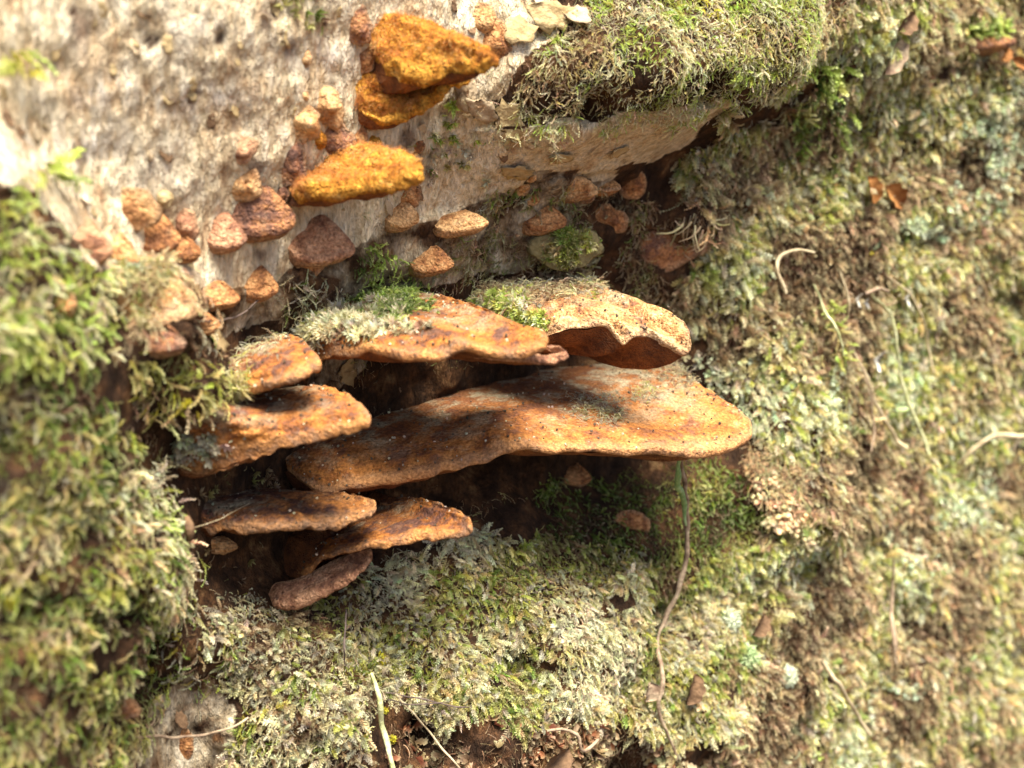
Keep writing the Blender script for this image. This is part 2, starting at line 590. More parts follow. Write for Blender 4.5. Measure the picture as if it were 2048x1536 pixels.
def bracket(parent, base, key, rim, back, lip=3.0, bulge=.16, belly=1.0, mat=None, rough=1.0, wool=0.0, nu=130, nv=34, name='cap', under=True, under_mat=None, sink=2.5, conv=.38, udrop=.13):
    """rim: (x, y, n mm) round the free edge; back: (x, y[, n mm]) along the wall line"""
    rim = np.array(rim, float)
    E = on_plane(rim[:, 0], rim[:, 1], rim[:, 2] * MM)
    B = []
    for b in back:
        if len(b) == 3:
            B.append(on_plane(np.array(b[0]), np.array(b[1]), b[2] * MM))
        else:
            B.append(surf(b[0], b[1], -sink * MM)[0])
    E = catmull(E, nu)
    B = catmull(np.array(B), nu)
    q = np.stack([np.linspace(0, 1, nu) * 60, np.zeros(nu), np.zeros(nu)], 1) + sum(map(ord, key)) * 7 % 97
    span = min(1.0, float(np.linalg.norm(np.diff(E, axis=0), axis=1).sum()) / .07)
    E = E + (noise(q, 3.0, 5) * .0009 + noise(q, 1.2, 6) * .0005)[:, None] * EZ * span ** 1.5
    u = np.linspace(0, 1, nu)
    tap = np.clip(np.minimum(u, 1 - u) * 7, .12, 1) ** .6
    tap = tap * (1 + .18 * noise(q, 4, 8))
    lip = np.interp(u, np.linspace(0, 1, len(lip)), lip) if isinstance(lip, (list, tuple)) else lip
    r = lip * MM * (.5 if wool else .36) * tap
    D = E - B
    out = D - (D @ EZ)[:, None] * EZ
    ol = np.linalg.norm(out, axis=1)
    out = .55 * out / (ol[:, None] + 1e-9) + .45 * EN
    out /= np.linalg.norm(out, axis=1)[:, None]
    Et = E + 2 * r[:, None] * EZ
    rows = []
    ln = np.linalg.norm(Et - B, axis=1)
    upd = EZ * .75 + EN * .25
    Dz = ((Et - B) @ EZ)[:, None] * EZ
    Dh = (Et - B) - Dz
    kq = conv * np.clip(1 - ln * 0, 0, 1)[:, None]
    down = ((Et - B) @ EZ < 0)[:, None]
    for v in np.linspace(0, 1, nv) ** .85:
        a_, b_ = math.sin(v * math.pi / 2), 1 - math.cos(v * math.pi / 2)
        fh = np.where(down, v + (a_ - v) * kq, v)
        fz = np.where(down, v + (b_ - v) * kq, v)
        rows.append(B + Dh * fh + Dz * fz + (bulge * 2.0 * v * (1 - v) * ln)[:, None] * upd)
    for k in range(1, 9):
        ph = k / 8 * math.pi
        rows.append(Et + (r * .75 * math.sin(ph))[:, None] * out - (r * (1 - math.cos(ph)))[:, None] * EZ)
    G = np.stack(rows, 1)
    N = grid_normals(G)
    if np.mean(N[:, nv // 2] @ (EZ + EN)) < 0:
        N = -N
        flip = True
    else:
        flip = False
    edge = np.concatenate([np.clip(np.linspace(0, 1, nv) * 3, 0, 1), np.ones(8)])[None, :]
    dsp = .42 * noise(G, .014, 21) + .22 * noise(G, .006, 22) + .13 * noise(G, .0024, 23) + .09 * noise(G, .0011, 24)
    vz = np.linspace(0, 1, G.shape[1])[None, :]
    dsp = dsp + (.14 if not wool else .0) * np.sin(vz * 30 + 5 * noise(G, .02, 93)) * (vz > .25)
    if wool:
        dsp = dsp + wool * (1.2 * (1 - 2 * np.abs(noise(G, .0042, 31))) + .7 * (1 - 2 * np.abs(noise(G, .0021, 32))) + .4 * noise(G, .001, 33))
    G = G + (dsp * rough * MM * (.25 + .75 * edge) * (.3 + .7 * tap[:, None]))[..., None] * N
    F = grid_faces(nu, G.shape[1])
    if flip:
        F = F[:, ::-1]
    cap = mesh_obj(name, G.reshape(-1, 3), F, mat, base, parent)
    vv = np.concatenate([np.linspace(0, 1, nv), np.full(8, 1.06)])[None, :] * np.ones((nu, 1))
    vv = vv + .07 * noise(G, .009, 91) + .03 * noise(G, .003, 92)
    za = cap.data.attributes.new('zone', 'FLOAT', 'POINT')
    za.data.foreach_set('value', vv.astype(np.float32).ravel())
    keep = N[..., 2] > .15
    keep[:, nv:] = False
    REG[key] = (G[keep], N[keep])
    REG[key + '_all'] = (G[:, :nv].reshape(-1, 3), N[:, :nv].reshape(-1, 3))
    if under:
        bot = E + .0 * EZ
        Bi = B + (bot - B) * .0
        # back line of the underside: straight behind the rim, at the log face, a little lower
        n_in = (bot @ EN) - height(bot @ ES, bot[:, 2], False)
        Bu = bot - np.maximum(n_in + .002, .001)[:, None] * EN - (.001 + udrop * np.maximum(n_in, 0))[:, None] * EZ
        rr = []
        for v in np.linspace(0, 1, 14):
            rr.append(bot + (Bu - bot) * v + EZ * (.0003 * (1 - v) - belly * MM * math.sin(math.pi * min(1, v * 1.2) ** .7) * tap)[:, None])
        GU = np.stack(rr, 1)
        GU = GU + (.35 * noise(GU, .003, 41) * MM)[..., None] * EZ
        FU = grid_faces(nu, 14)
        mesh_obj('pore_surface', GU.reshape(-1, 3), FU if not flip else FU[:, ::-1], under_mat or m_pore, base, parent)
    return cap


def base_of(x, y):
    return surf(x, y)[0]


GRP = 'large bracket fungi on the log'


def big(key, x, y, label, tiers):
    b = base_of(x, y)
    p = empty('bracket_fungus', b, label, 'bracket fungus', GRP)
    for i, t in enumerate(tiers):
        bracket(p, b, key + (str(i) if i else ''), **t)
    return p, b


big('A', 770, 110, 'woolly orange bracket with a ragged double lip at the top of the log', [
    dict(rim=[(738, 112, 3), (760, 128, 8), (785, 155, 14), (830, 168, 20), (880, 160, 25), (935, 150, 31), (975, 142, 36), (990, 132, 38), (965, 108, 31), (920, 88, 22), (872, 70, 12), (835, 55, 6), (800, 42, 2)],
         back=[(735, 80), (738, 50), (748, 30), (765, 22), (785, 28), (800, 38)], lip=[3,3,3,2.4,1.8,1.2,1,1,1], bulge=.0, conv=.05, mat=m_wool, wool=.45, nu=170, nv=60),
    dict(rim=[(712, 200, 2), (725, 232, 6), (760, 246, 9), (800, 243, 12), (835, 228, 15), (868, 200, 17), (900, 178, 19), (940, 160, 20)],
         back=[(722, 175), (745, 150, 6), (775, 145, 8), (810, 168, 9), (850, 168, 9), (885, 165, 9), (930, 155, 9)], lip=1.6, bulge=.0, conv=.1, mat=m_wool, wool=.7, nu=150, nv=40, name='lower_tier'),
])
big('B', 650, 340, 'bright orange bracket shaped like a thick wedge, below the dark purple knob', [
    dict(rim=[(590, 392, 4), (602, 408, 8), (650, 402, 14), (720, 391, 20), (790, 380, 26), (832, 370, 30), (842, 355, 30), (822, 335, 24), (780, 322, 15), (735, 312, 7), (705, 300, 2)],
         back=[(592, 375), (612, 345), (632, 318), (650, 298), (668, 288), (690, 290)], lip=[4,4,3.6,3,3,2.6,2,2], bulge=.02, conv=.3, mat=m_wool, wool=.4, nu=160, nv=54)])
big('C', 740, 640, 'long upper bracket carrying green moss, its thin tip reaching right', [
    dict(rim=[(588, 756, -3), (632, 738, 4), (672, 710, 13), (735, 712, 22), (800, 718, 29), (870, 718, 35), (950, 708, 40), (1030, 712, 45), (1082, 702, 48), (1092, 690, 48), (1060, 668, 41), (985, 638, 28), (920, 615, 15), (870, 600, 4)],
         back=[(590, 690), (585, 655), (630, 625), (700, 600), (760, 590), (820, 588), (860, 592)], lip=[2.4,3,2.8,2.4,2.2,1.8,1.4,1.4,1.4], bulge=.10, mat=m_rust, nu=190, nv=50),
    dict(rim=[(900, 712, 28), (960, 716, 35), (1040, 722, 42), (1100, 730, 46), (1132, 722, 48), (1125, 708, 46), (1090, 698, 41)],
         back=[(900, 705, 8), (960, 700, 8), (1010, 700, 10), (1050, 698, 14)], lip=2.6, bulge=.03, mat=m_pink, name='lower_tier', nu=80, nv=20)])
big('D', 1040, 600, 'pale dusty bracket speckled black with a dark hollow underside, upper right of the group', [
    dict(rim=[(1052, 668, 6), (1075, 678, 14), (1115, 668, 20), (1165, 660, 24), (1212, 658, 28), (1243, 686, 32), (1264, 672, 34), (1295, 674, 36), (1335, 692, 40), (1366, 708, 43), (1378, 698, 44), (1365, 668, 40), (1330, 648, 33), (1270, 620, 22), (1210, 592, 10), (1170, 570, 2)],
         back=[(950, 640), (925, 600), (950, 572), (1010, 562), (1070, 560), (1130, 562), (1165, 566)], lip=[2.4,2.4,2.4,2.4,3,3.4,3,2.4,2], bulge=.10, belly=4.5, mat=m_dusty, nu=190, nv=50)])
big('K', 520, 715, 'small rusty lobe with dry moss fringing its lower edge, left of the long upper bracket', [
    dict(rim=[(440, 770, 2), (470, 786, 10), (520, 784, 18), (565, 772, 23), (605, 755, 25), (636, 738, 23), (628, 716, 17), (600, 697, 8), (572, 685, 0)],
         back=[(445, 740), (470, 705), (500, 685), (530, 678), (560, 680)], lip=2.2, bulge=.16, mat=m_rust, nu=110, nv=40)])
big('E', 500, 830, 'rusty bracket with a cracked crumbling edge, below the small mossy lobe', [
    dict(rim=[(338, 905, -2), (360, 940, 4), (410, 944, 10), (470, 928, 16), (540, 905, 22), (610, 887, 27), (680, 868, 32), (728, 856, 36), (738, 845, 36), (722, 826, 30), (692, 802, 20), (650, 785, 8), (620, 778, 0)],
         back=[(335, 870), (365, 845), (420, 815), (480, 790), (540, 778), (580, 776), (610, 776)], lip=[3,4,4,3,2.4,2,1.6,1.4,1.4], bulge=.10, mat=m_rust, rough=1.15, nu=180, nv=50)])
big('F', 1000, 800, 'largest bracket, a broad rusty shelf whose pale sunlit end carries dry moss', [
    dict(rim=[(575, 935, -8), (605, 962, -3), (650, 990, 3), (720, 980, 8), (800, 962, 13), (880, 945, 18), (960, 925, 22), (1030, 904, 26), (1100, 903, 30), (1200, 907, 34), (1300, 913, 38), (1400, 915, 41), (1460, 900, 42), (1497, 872, 41), (1488, 845, 36), (1450, 812, 29), (1410, 785, 20), (1370, 752, 9), (1340, 735, 0)],
         back=[(565, 905), (620, 870), (700, 840), (790, 815), (880, 790), (970, 765), (1060, 745), (1150, 728), (1240, 722), (1300, 724), (1330, 728)], lip=[2,2.6,2.8,2.6,2.4,2.2,2.6,2.8,2.4,2,1.6,1.6], bulge=.08, belly=2.0, mat=m_shelf, nu=240, nv=60)])
big('G', 540, 1015, 'dark purplish rusty bracket with an orange bump, second lowest of the group', [
    dict(rim=[(380, 1045, -4), (400, 1060, 2), (450, 1064, 8), (500, 1072, 13), (550, 1068, 17), (620, 1060, 20), (690, 1048, 23), (735, 1035, 24), (750, 1020, 20), (720, 1010, 10), (690, 1005, 0)],
         back=[(378, 1035), (400, 1010), (450, 985), (510, 975), (560, 980), (610, 995), (660, 1000)], lip=[1.6,2,2.2,2,1.8,1.6,1.6], bulge=.10, mat=m_rustdark, nu=140, nv=40),
    ])
big('H', 700, 1060, 'lowest bracket, a tongue shaped rusty shelf with a curled tan flap under it', [
    dict(rim=[(588, 1148, -2), (605, 1158, 4), (640, 1128, 10), (690, 1108, 17), (750, 1100, 23), (820, 1090, 29), (890, 1076, 35), (936, 1066, 39), (942, 1052, 39), (920, 1036, 33), (870, 1020, 22), (810, 1012, 10), (760, 1012, 2)],
         back=[(590, 1120), (608, 1085), (640, 1050), (685, 1024), (725, 1004), (758, 1000), (785, 1000)], lip=[2,3,2.6,2.2,2,1.8,1.4,1.4], bulge=.09, mat=m_rust, nu=160, nv=44),
    dict(rim=[(540, 1190, 0), (556, 1212, 4), (600, 1212, 8), (650, 1192, 12), (700, 1164, 16), (735, 1135, 18), (740, 1112, 18), (715, 1105, 14)],
         back=[(552, 1165, 0), (590, 1158, 4), (630, 1140, 6), (670, 1118, 9), (710, 1103, 12)], lip=2.2, bulge=.05, mat=m_pink, name='curled_flap', wool=.15, nu=120, nv=34)])

# ------------------------------------------------------------------ knobs and small brackets
GK = 'small knobs and young brackets scattered over the log'


def knob(x, y, wpx, hpx, label, mat, out=.9, rough=1.0, tilt=0.0, cat='fungus knob', wall=True, name='fungus_knob', hole=False):
    c = base_of(x, y)
    ps = px_size(c)
    a, b = wpx * ps * .5, hpx * ps * .5
    nu_, nv_ = 40, 26
    th = np.linspace(0, 2 * math.pi, nu_, endpoint=False)[:, None]
    ph = np.linspace(.02, math.pi - .02, nv_)[None, :]
    X, Y, Z = np.sin(ph) * np.cos(th), np.sin(ph) * np.sin(th), np.cos(ph) * np.ones_like(th)
    fl = .88 + .75 * np.exp(-((Y + .18) / .34) ** 2)
    X, Z = X * fl, Z * fl
    Z = np.where(Z < 0, Z * .8, Z)
    if tilt:
        Z = Z + tilt * X
    dep = min(a, b) * out
    ax = ES * math.cos(.3) - EN * math.sin(.3) * 0
    G = c + (X * a)[..., None] * CAM_R * .9 + (Y * dep)[..., None] * (EN) + (Z * b)[..., None] * EZ
    G = G - EN * dep * .06
    Nn = np.stack([X, Y, Z], -1)
    Nn = X[..., None] * CAM_R + Y[..., None] * EN + Z[..., None] * EZ
    s = max(a, b)
    d = (.20 * noise(G, s * .9, 51) + .05 * noise(G, s * .4, 52) + .02 * noise(G, s * .15, 53)) * s * rough
    if hole:
        hd = np.exp(-(((X - .25) ** 2 + (Z - .35) ** 2) / .05)) * (Y > 0)
        d = d - hd * dep * 1.2
    G = G + d[..., None] * Nn
    o = mesh_obj(name, G.reshape(-1, 3), grid_faces(nu_, nv_, True)[:, ::-1], mat, c)
    za = o.data.attributes.new('zone', 'FLOAT', 'POINT')
    za.data.foreach_set('value', (np.clip((Y + .05) / .8, 0, 1) * np.ones_like(Z)).astype(np.float32).ravel())
    tag(o, label, cat, GK)
    REG['k%d_%d' % (x, y)] = (G.reshape(-1, 3), Nn.reshape(-1, 3))
    return o


def young(x, y, wpx, hpx, label, mat, out=.55, lip=1.6, bulge=.2, rough=.8, slope=0.0):
    """a young bracket: small shelf with a cap and a flat pore side"""
    b = base_of(x, y)
    n0 = b @ EN / MM
    ps = px_size(b) / MM
    n = 1.12 * out * wpx * ps
    p = empty('young_bracket', b, label, 'young bracket', GK)
    w_, h_ = wpx / 2, hpx / 2
    rim = [(x - w_, y + .35 * h_, n0), (x - .75 * w_, y + .85 * h_, n0 + .25 * n), (x - .1 * w_, y + h_ - slope * h_ * .2, n0 + .6 * n), (x + .6 * w_, y + .85 * h_ - slope * h_ * .5, n0 + .9 * n),
           (x + w_, y + .55 * h_ - slope * h_ * .6, n0 + n), (x + .72 * w_, y - .02 * h_, n0 + .7 * n), (x + .3 * w_, y - .6 * h_, n0 + .3 * n), (x + .05 * w_, y - h_, n0)]
    back = [(x - 1.12 * w_, y + .2 * h_), (x - 1.0 * w_, y - .6 * h_), (x - .5 * w_, y - 1.2 * h_), (x + .1 * w_, y - 1.25 * h_)]
    bracket(p, b, 'y%d_%d' % (x, y), rim, back, lip=lip, bulge=bulge, mat=mat, rough=rough * .4, nu=60, nv=22, belly=.7, sink=2.5, udrop=.28, conv=.3, under_mat=mat)
    return p


knob(965, 47, 46, 50, 'round amber knob with a pale shine, upper right of the woolly double bracket', m_tan, 1.0, .5)
knob(985, 88, 50, 56, 'grainy brown knob just under the round amber knob', m_knob, .9, 1.2)
knob(712, 52, 46, 66, 'brown conical knob on pale wood left of the woolly double bracket', m_dark, .8, .9, -.2)
knob(730, 120, 34, 40, 'small orange nub at the left foot of the woolly double bracket', m_knob, .8)
knob(728, 185, 44, 52, 'orange lump at the lower left of the woolly double bracket', m_wool, .8)
knob(742, 230, 62, 36, 'tan nub poking out below the woolly double bracket', m_tan, 1.0, .8)
knob(602, 243, 64, 54, 'lumpy tan double knob, lower left of a pair above the dark knobs', m_tan, 1.0, 1.5, -.3)
knob(648, 208, 58, 66, 'lumpy tan double knob, upper right of a pair above the dark knobs', m_tan, 1.0, 1.5, -.2)
knob(605, 192, 20, 24, 'tiny amber bead above the pair of lumpy tan knobs', m_tan, 1.0, .5)
knob(610, 118, 18, 30, 'tiny orange bead alone on the bleached wood', m_tan, .8, .5)
knob(578, 322, 56, 82, 'dark grainy upright knob crusted with crumbs, left of the orange wedge bracket', m_dark, .9, 1.0, -.15)
knob(664, 285, 74, 60, 'dark purple knob right above the orange wedge bracket', m_dark, .8, .8, -.2)
knob(636, 282, 27, 30, 'little orange ball between the dark purple knob and the dark grainy knob', m_wool, 1.0, .4)
knob(716, 284, 32, 46, 'tan egg shaped knob right of the dark purple knob', m_knob, .8, .5)
knob(744, 286, 26, 40, 'narrow orange knob beside the tan egg shaped knob', m_wool, .7, .6)
knob(833, 292, 24, 26, 'dark orange speck of a knob in green moss below the woolly double bracket', m_knob, .6)
knob(560, 390, 26, 30, 'tiny brown knob at the left foot of the orange wedge bracket', m_dark, .8)
knob(484, 370, 62, 48, 'pale hollow knob with a dark hole, on top of the grainy brown bracket', m_tan, 1.0, .9, 0, hole=True)
young(520, 428, 128, 96, 'grainy brown bracket below the pale hollow knob', m_dark, .4, 3.6, .22, 1.6)
young(450, 466, 80, 70, 'smooth pinkish wedge bracket left of the grainy brown bracket', m_pink, .6, 2.2, .26)
young(315, 470, 84, 74, 'tan rounded bracket in the row at left, beside the pink lump', m_knob, .5, 2.6, .28)
knob(366, 455, 48, 52, 'pink rounded lump in the row at left, right of the tan rounded bracket', m_pink, .9, .7)
young(365, 500, 66, 44, 'brown lobe hanging under the pink rounded lump', m_knob, .5, 2.2, .25)
young(180, 490, 84, 78, 'pinkish pale bracket at the left end of the row, next to the bright moss', m_pink, .5, 2.8, .3)
young(240, 508, 66, 70, 'smooth orange wedge bracket second from the left end of the row', m_tan, .55, 2.4, .26)
knob(255, 420, 100, 54, 'broad pale swelling with a grey spot above the row at left', m_tan, .3, .9, name='bark_swelling', cat='swelling')
knob(325, 400, 34, 30, 'small ochre lump at the right of the broad pale swelling', m_flake3, .7, 1.0, name='bark_swelling', cat='swelling')
young(640, 482, 130, 90, 'pinkish fan shaped bracket with a dark moss tuft behind its top', m_pink, .4, 2.4, .2)
knob(608, 528, 60, 40, 'orange lump at the lower left of the pinkish fan shaped bracket', m_knob, .7, 1.0)
young(803, 430, 66, 52, 'small tan bracket below the tip of the orange wedge bracket', m_tan, .5, 2.0, .26)
knob(812, 392, 48, 40, 'brown mossy knob squeezed under the tip of the orange wedge bracket', m_knob, .8, 1.2)
young(922, 447, 104, 44, 'pale yellow boat shaped bracket right of the small tan bracket', m_tan, .42, 1.8, .2, .6, .5)
young(862, 520, 84, 52, 'flat reddish bracket above the bright green moss tuft', m_knob, .4, 1.8, .16)
young(518, 567, 70, 62, 'dome shaped brown bracket right of the small flared bracket', m_knob, .5, 2.2, .3)
young(432, 590, 90, 50, 'small flared orange bracket joined to the mossy bracket at left', m_knob, .45, 1.6, .08)
young(408, 648, 68, 36, 'dark orange sliver of a bracket under the small flared bracket', m_knob, .4, 1.4, .15)
young(300, 590, 190, 130, 'big tan bracket overgrown with dry moss, left of the small flared bracket', m_dusty, .35, 3.0, .2)
young(325, 680, 90, 56, 'dark rotting orange lump below the big tan mossy bracket', m_dark, .4, 2.0, .2)
knob(122, 614, 50, 44, 'curled orange knob with a hollow, half sunk in the moss at the left edge', m_knob, 1.0, .8, 0, hole=True)
knob(476, 300, 60, 44, 'pale lump with a lichen lip on bare wood above the hollow knob', m_pink, .5, 1.0)
knob(1044, 372, 26, 34, 'oval tan bead, left of three beads under the ledge', m_tan, 1.0, .4)
knob(1062, 354, 18, 18, 'smallest round amber bead under the ledge', m_tan, 1.0, .3)
knob(1066, 396, 24, 24, 'amber bead below the oval tan bead', m_tan, 1.0, .5)
young(1155, 376, 78, 40, 'peach coloured bracket under the ledge of pale bark', m_tan, .45, 1.6, .2)
young(1215, 372, 50, 24, 'little pale bracket right of the peach coloured bracket', m_dusty, .4, 1.2, .2)
knob(1265, 368, 44, 46, 'red brown lump under the right part of the pale ledge', m_knob, .6, 1.0)
young(1090, 438, 80, 50, 'crumbly orange bracket below the three beads', m_knob, .4, 2.2, .22, 1.4)
knob(1165, 395, 40, 24, 'dark brown lump below the peach coloured bracket', m_dark, .7)
knob(1212, 440, 60, 44, 'dull orange lump in the hollow below the ledge', m_knob, .6, 1.2)
knob(1310, 488, 150, 86, 'broad dark orange patch of rotten wood in the hollow', m_dark, .35, 1.0, name='rotten_wood_lump', cat='rotten wood')
knob(1138, 498, 100, 66, 'rounded stub of wood greened by moss, above the pale dusty bracket', m_stump, .3, 1.2, name='wood_stub', cat='wood stub')
young(1152, 950, 58, 40, 'small orange bracket in the shade under the largest bracket', m_knob, .4, 1.4, .2)
knob(1260, 1052, 54, 40, 'small orange lump in dark moss below the largest bracket', m_knob, .7, .9)
young(442, 1090, 64, 30, 'thin pale orange bracket under the dark purplish bracket', m_tan, .5, 1.2, .12)
knob(470, 1040, 66, 40, 'orange bump growing on the left part of the dark purplish bracket', m_wool, .6, .8)
young(1965, 78, 124, 40, 'dark shelf bracket with green moss on top at the upper right corner', m_dark, .5, 2.0, .1)
knob(365, 1490, 36, 54, 'red brown patch on bare wood at the lower left', m_knob, .3, .6)
knob(235, 1420, 66, 44, 'dark brown lump between moss and bare wood at lower left', m_dark, .5, .9)

# ------------------------------------------------------------------ sprig prototypes (used only through the moss objects)
def leaf(V, F, p, d, s, n, ln, wd):
    i = len(V)
    V += [p, p + d * ln * .45 + s * wd * .5 + n * wd * .15, p + d * ln, p + d * ln * .45 - s * wd * .5 + n * wd * .15]
    F += [(i, i + 1, i + 2), (i, i + 2, i + 3)]


def unit(v):
    return v / (np.linalg.norm(v) + 1e-9)


def stem_path(n, curl, wob, rg):
    pts = []
    a = 0.0
    p = np.zeros(3)
    y = 0.0
    for i in range(n):
        pts.append(p.copy())
        a += curl / n * rg.uniform(.5, 1.5)
        y += wob * rg.uniform(-1, 1)
        p = p + np.array([math.sin(a), .5 * math.sin(y), math.cos(a)]) / n
    return np.array(pts)


def add_tube(V, F, pts, rad, sides=3):
    i0 = len(V)
    for k, p in enumerate(pts):
        t = unit(pts[min(k + 1, len(pts) - 1)] - pts[max(k - 1, 0)])
        a = unit(np.cross(t, [0.31, .87, .2]))
        b = np.cross(t, a)
        rr = rad[k] if hasattr(rad, '__len__') else rad * (1 - .6 * k / len(pts))
        for j in range(sides):
            an = 2 * math.pi * j / sides
            V.append(p + rr * (math.cos(an) * a + math.sin(an) * b))
    for k in range(len(pts) - 1):
        for j in range(sides):
            a0, a1 = i0 + k * sides + j, i0 + k * sides + (j + 1) % sides
            F.append((a0, a1, a1 + sides, a0 + sides))


def sprig(seed, n=16, curl=.8, wob=.3, ln=.2, wd=.085, ang=.8, stem=.014, side=0):
    rg = random.Random(seed)
    V, F = [], []
    pts = stem_path(n, curl, wob, rg)
    add_tube(V, F, pts, stem)
    for k in range(1, n):
        t = unit(pts[min(k + 1, n - 1)] - pts[k - 1])
        for m in range(3):
            az = rg.uniform(0, 6.28)
            o = unit(np.cross(t, [math.cos(az), math.sin(az), .3]))
            d = unit(t * math.cos(ang * rg.uniform(.6, 1.3)) + o * math.sin(ang))
            l = ln * (1.1 - .6 * k / n) * rg.uniform(.7, 1.2)
            leaf(V, F, pts[k], d, unit(np.cross(d, t)), o, l, wd * rg.uniform(.7, 1.2))
    if side:
        for k in range(2, n - 2):
            sgn = 1 if k % 2 else -1
            t = unit(pts[k + 1] - pts[k - 1])
            o = unit(np.array([0, sgn, 0]) + .2 * np.array([rg.uniform(-1, 1), 0, rg.uniform(-1, 1)]))
            L_ = side * (1 - .75 * k / n) * rg.uniform(.7, 1.1)
            sp = [pts[k] + (t * .6 + o * .8) * L_ * q + np.array([.25 * L_ * q * q, 0, 0]) for q in np.linspace(0, 1, 5)]
            for q in range(1, 5):
                for sg in (1, -1):
                    d = unit(unit(sp[q] - sp[q - 1]) + .7 * sg * t)
                    leaf(V, F, sp[q - 1], d, unit(np.cross(d, o)), np.array([1., 0, 0]), ln * .55, wd * .6)
    return np.array(V), F


def rosette(seed):
    rg = random.Random(seed)
    V, F = [], []
    for k in range(16):
        az, el = rg.uniform(0, 6.28), rg.uniform(.35, 1.4)
        d = np.array([math.cos(az) * math.cos(el), math.sin(az) * math.cos(el), math.sin(el)])
        leaf(V, F, np.zeros(3), d, unit(np.cross(d, [0.1, 0.2, 1])), np.array([0, 0, 1.]), rg.uniform(.6, 1.0), .22)
    return np.array(V), F


def strand(seed, curl=1.4, wob=.7):
    rg = random.Random(seed)
    V, F = [], []
    add_tube(V, F, stem_path(7, curl, wob, rg), .034)
    return np.array(V), F


def lump(seed):
    rg = np.random.default_rng(seed)
    V, F = [], []
    th = np.linspace(0, 2 * math.pi, 7, endpoint=False)
    for i, ph in enumerate((.35, .95, 1.57, 2.2, 2.8)):
        for t in th:
            rr = rg.uniform(.32, .55)
            V.append(np.array([rr * math.sin(ph) * math.cos(t), rr * math.sin(ph) * math.sin(t), rr * math.cos(ph)]))
    for i in range(4):
        for j in range(7):
            F.append((i * 7 + j, (i + 1) * 7 + j, (i + 1) * 7 + (j + 1) % 7, i * 7 + (j + 1) % 7))
    F += [tuple(range(7)), tuple(range(34, 27, -1))]
    return np.array(V), F


def lobe(seed):
    """frilly lichen lobe"""
    rg = random.Random(seed)
    V, F = [], []
    for k in range(7):
        az = rg.uniform(0, 6.28)
        d = unit(np.array([math.cos(az), math.sin(az), rg.uniform(.5, 1.4)]))
        leaf(V, F, np.zeros(3), d, unit(np.cross(d, [0, .2, 1])), np.array([0, 0, 1.]), rg.uniform(.5, .9), .5)
        leaf(V, F, d * .5, unit(d + .6 * np.array([-d[1], d[0], .3])), unit(np.cross(d, [.2, 0, 1])), np.array([0, 0, 1.]), .4, .35)
    return np.array(V), F


PROTO = [sprig(1), sprig(2, 14, 1.3, .5, .18, .07), sprig(3, 18, .5, .3, .22, .10),              # 0-2 leafy shoots
         sprig(4, 14, .7, .25, .16, .075, .8, .014, .34), sprig(5, 16, 1.0, .25, .15, .07, .8, .014, .30),   # 3-4 feathered fronds
         sprig(6, 12, 2.2, .6, .11, .045, .9), sprig(7, 12, 1.7, .8, .12, .05, 1.0),              # 5-6 dry curled shoots
         rosette(8), rosette(9),                                                                    # 7-8 stars
         strand(10), strand(11, 2.4, 1.0),                                                          # 9-10 fibres
         lump(12), lump(13),                                                                        # 11-12 crumbs
         lobe(14), lobe(15)]                                                                        # 13-14 lichen lobes
PO = []
for v, f in PROTO:
    o = mesh_obj('moss_shoot', v, f, m_moss, smooth=False, data_only=True)
    tp = o.data.attributes.new('tip', 'FLOAT', 'POINT')
    k_ = len(PO)
    tv = np.full(len(v), .6) if k_ in (9, 10, 11, 12) else np.clip(np.linalg.norm(v, axis=1), 0, 1)
    tp.data.foreach_set('value', tv.astype(np.float32))
    PO.append(o)

ng = bpy.data.node_groups.new('shoots_on_points', 'GeometryNodeTree')
ng.interface.new_socket('Geometry', in_out='INPUT', socket_type='NodeSocketGeometry')
ng.interface.new_socket('Geometry', in_out='OUTPUT', socket_type='NodeSocketGeometry')
gi, go = ng.nodes.new('NodeGroupInput'), ng.nodes.new('NodeGroupOutput')
iop = ng.nodes.new('GeometryNodeInstanceOnPoints')
jn = ng.nodes.new('GeometryNodeJoinGeometry')
for o in reversed(PO):
    oi = ng.nodes.new('GeometryNodeObjectInfo')
    oi.inputs['Object'].default_value = o
    oi.inputs['As Instance'].default_value = True
    ng.links.new(oi.outputs['Geometry'], jn.inputs[0])


def named(n, t):
    nd = ng.nodes.new('GeometryNodeInputNamedAttribute')
    nd.data_type = t
    nd.inputs['Name'].default_value = n
    return nd.outputs[0]


ng.links.new(gi.outputs[0], iop.inputs['Points'])
ng.links.new(jn.outputs[0], iop.inputs['Instance'])
iop.inputs['Pick Instance'].default_value = True
ng.links.new(named('shoot', 'INT'), iop.inputs['Instance Index'])
ng.links.new(named('turn', 'FLOAT_VECTOR'), iop.inputs['Rotation'])
ng.links.new(named('size', 'FLOAT'), iop.inputs['Scale'])
ng.links.new(iop.outputs[0], go.inputs[0])


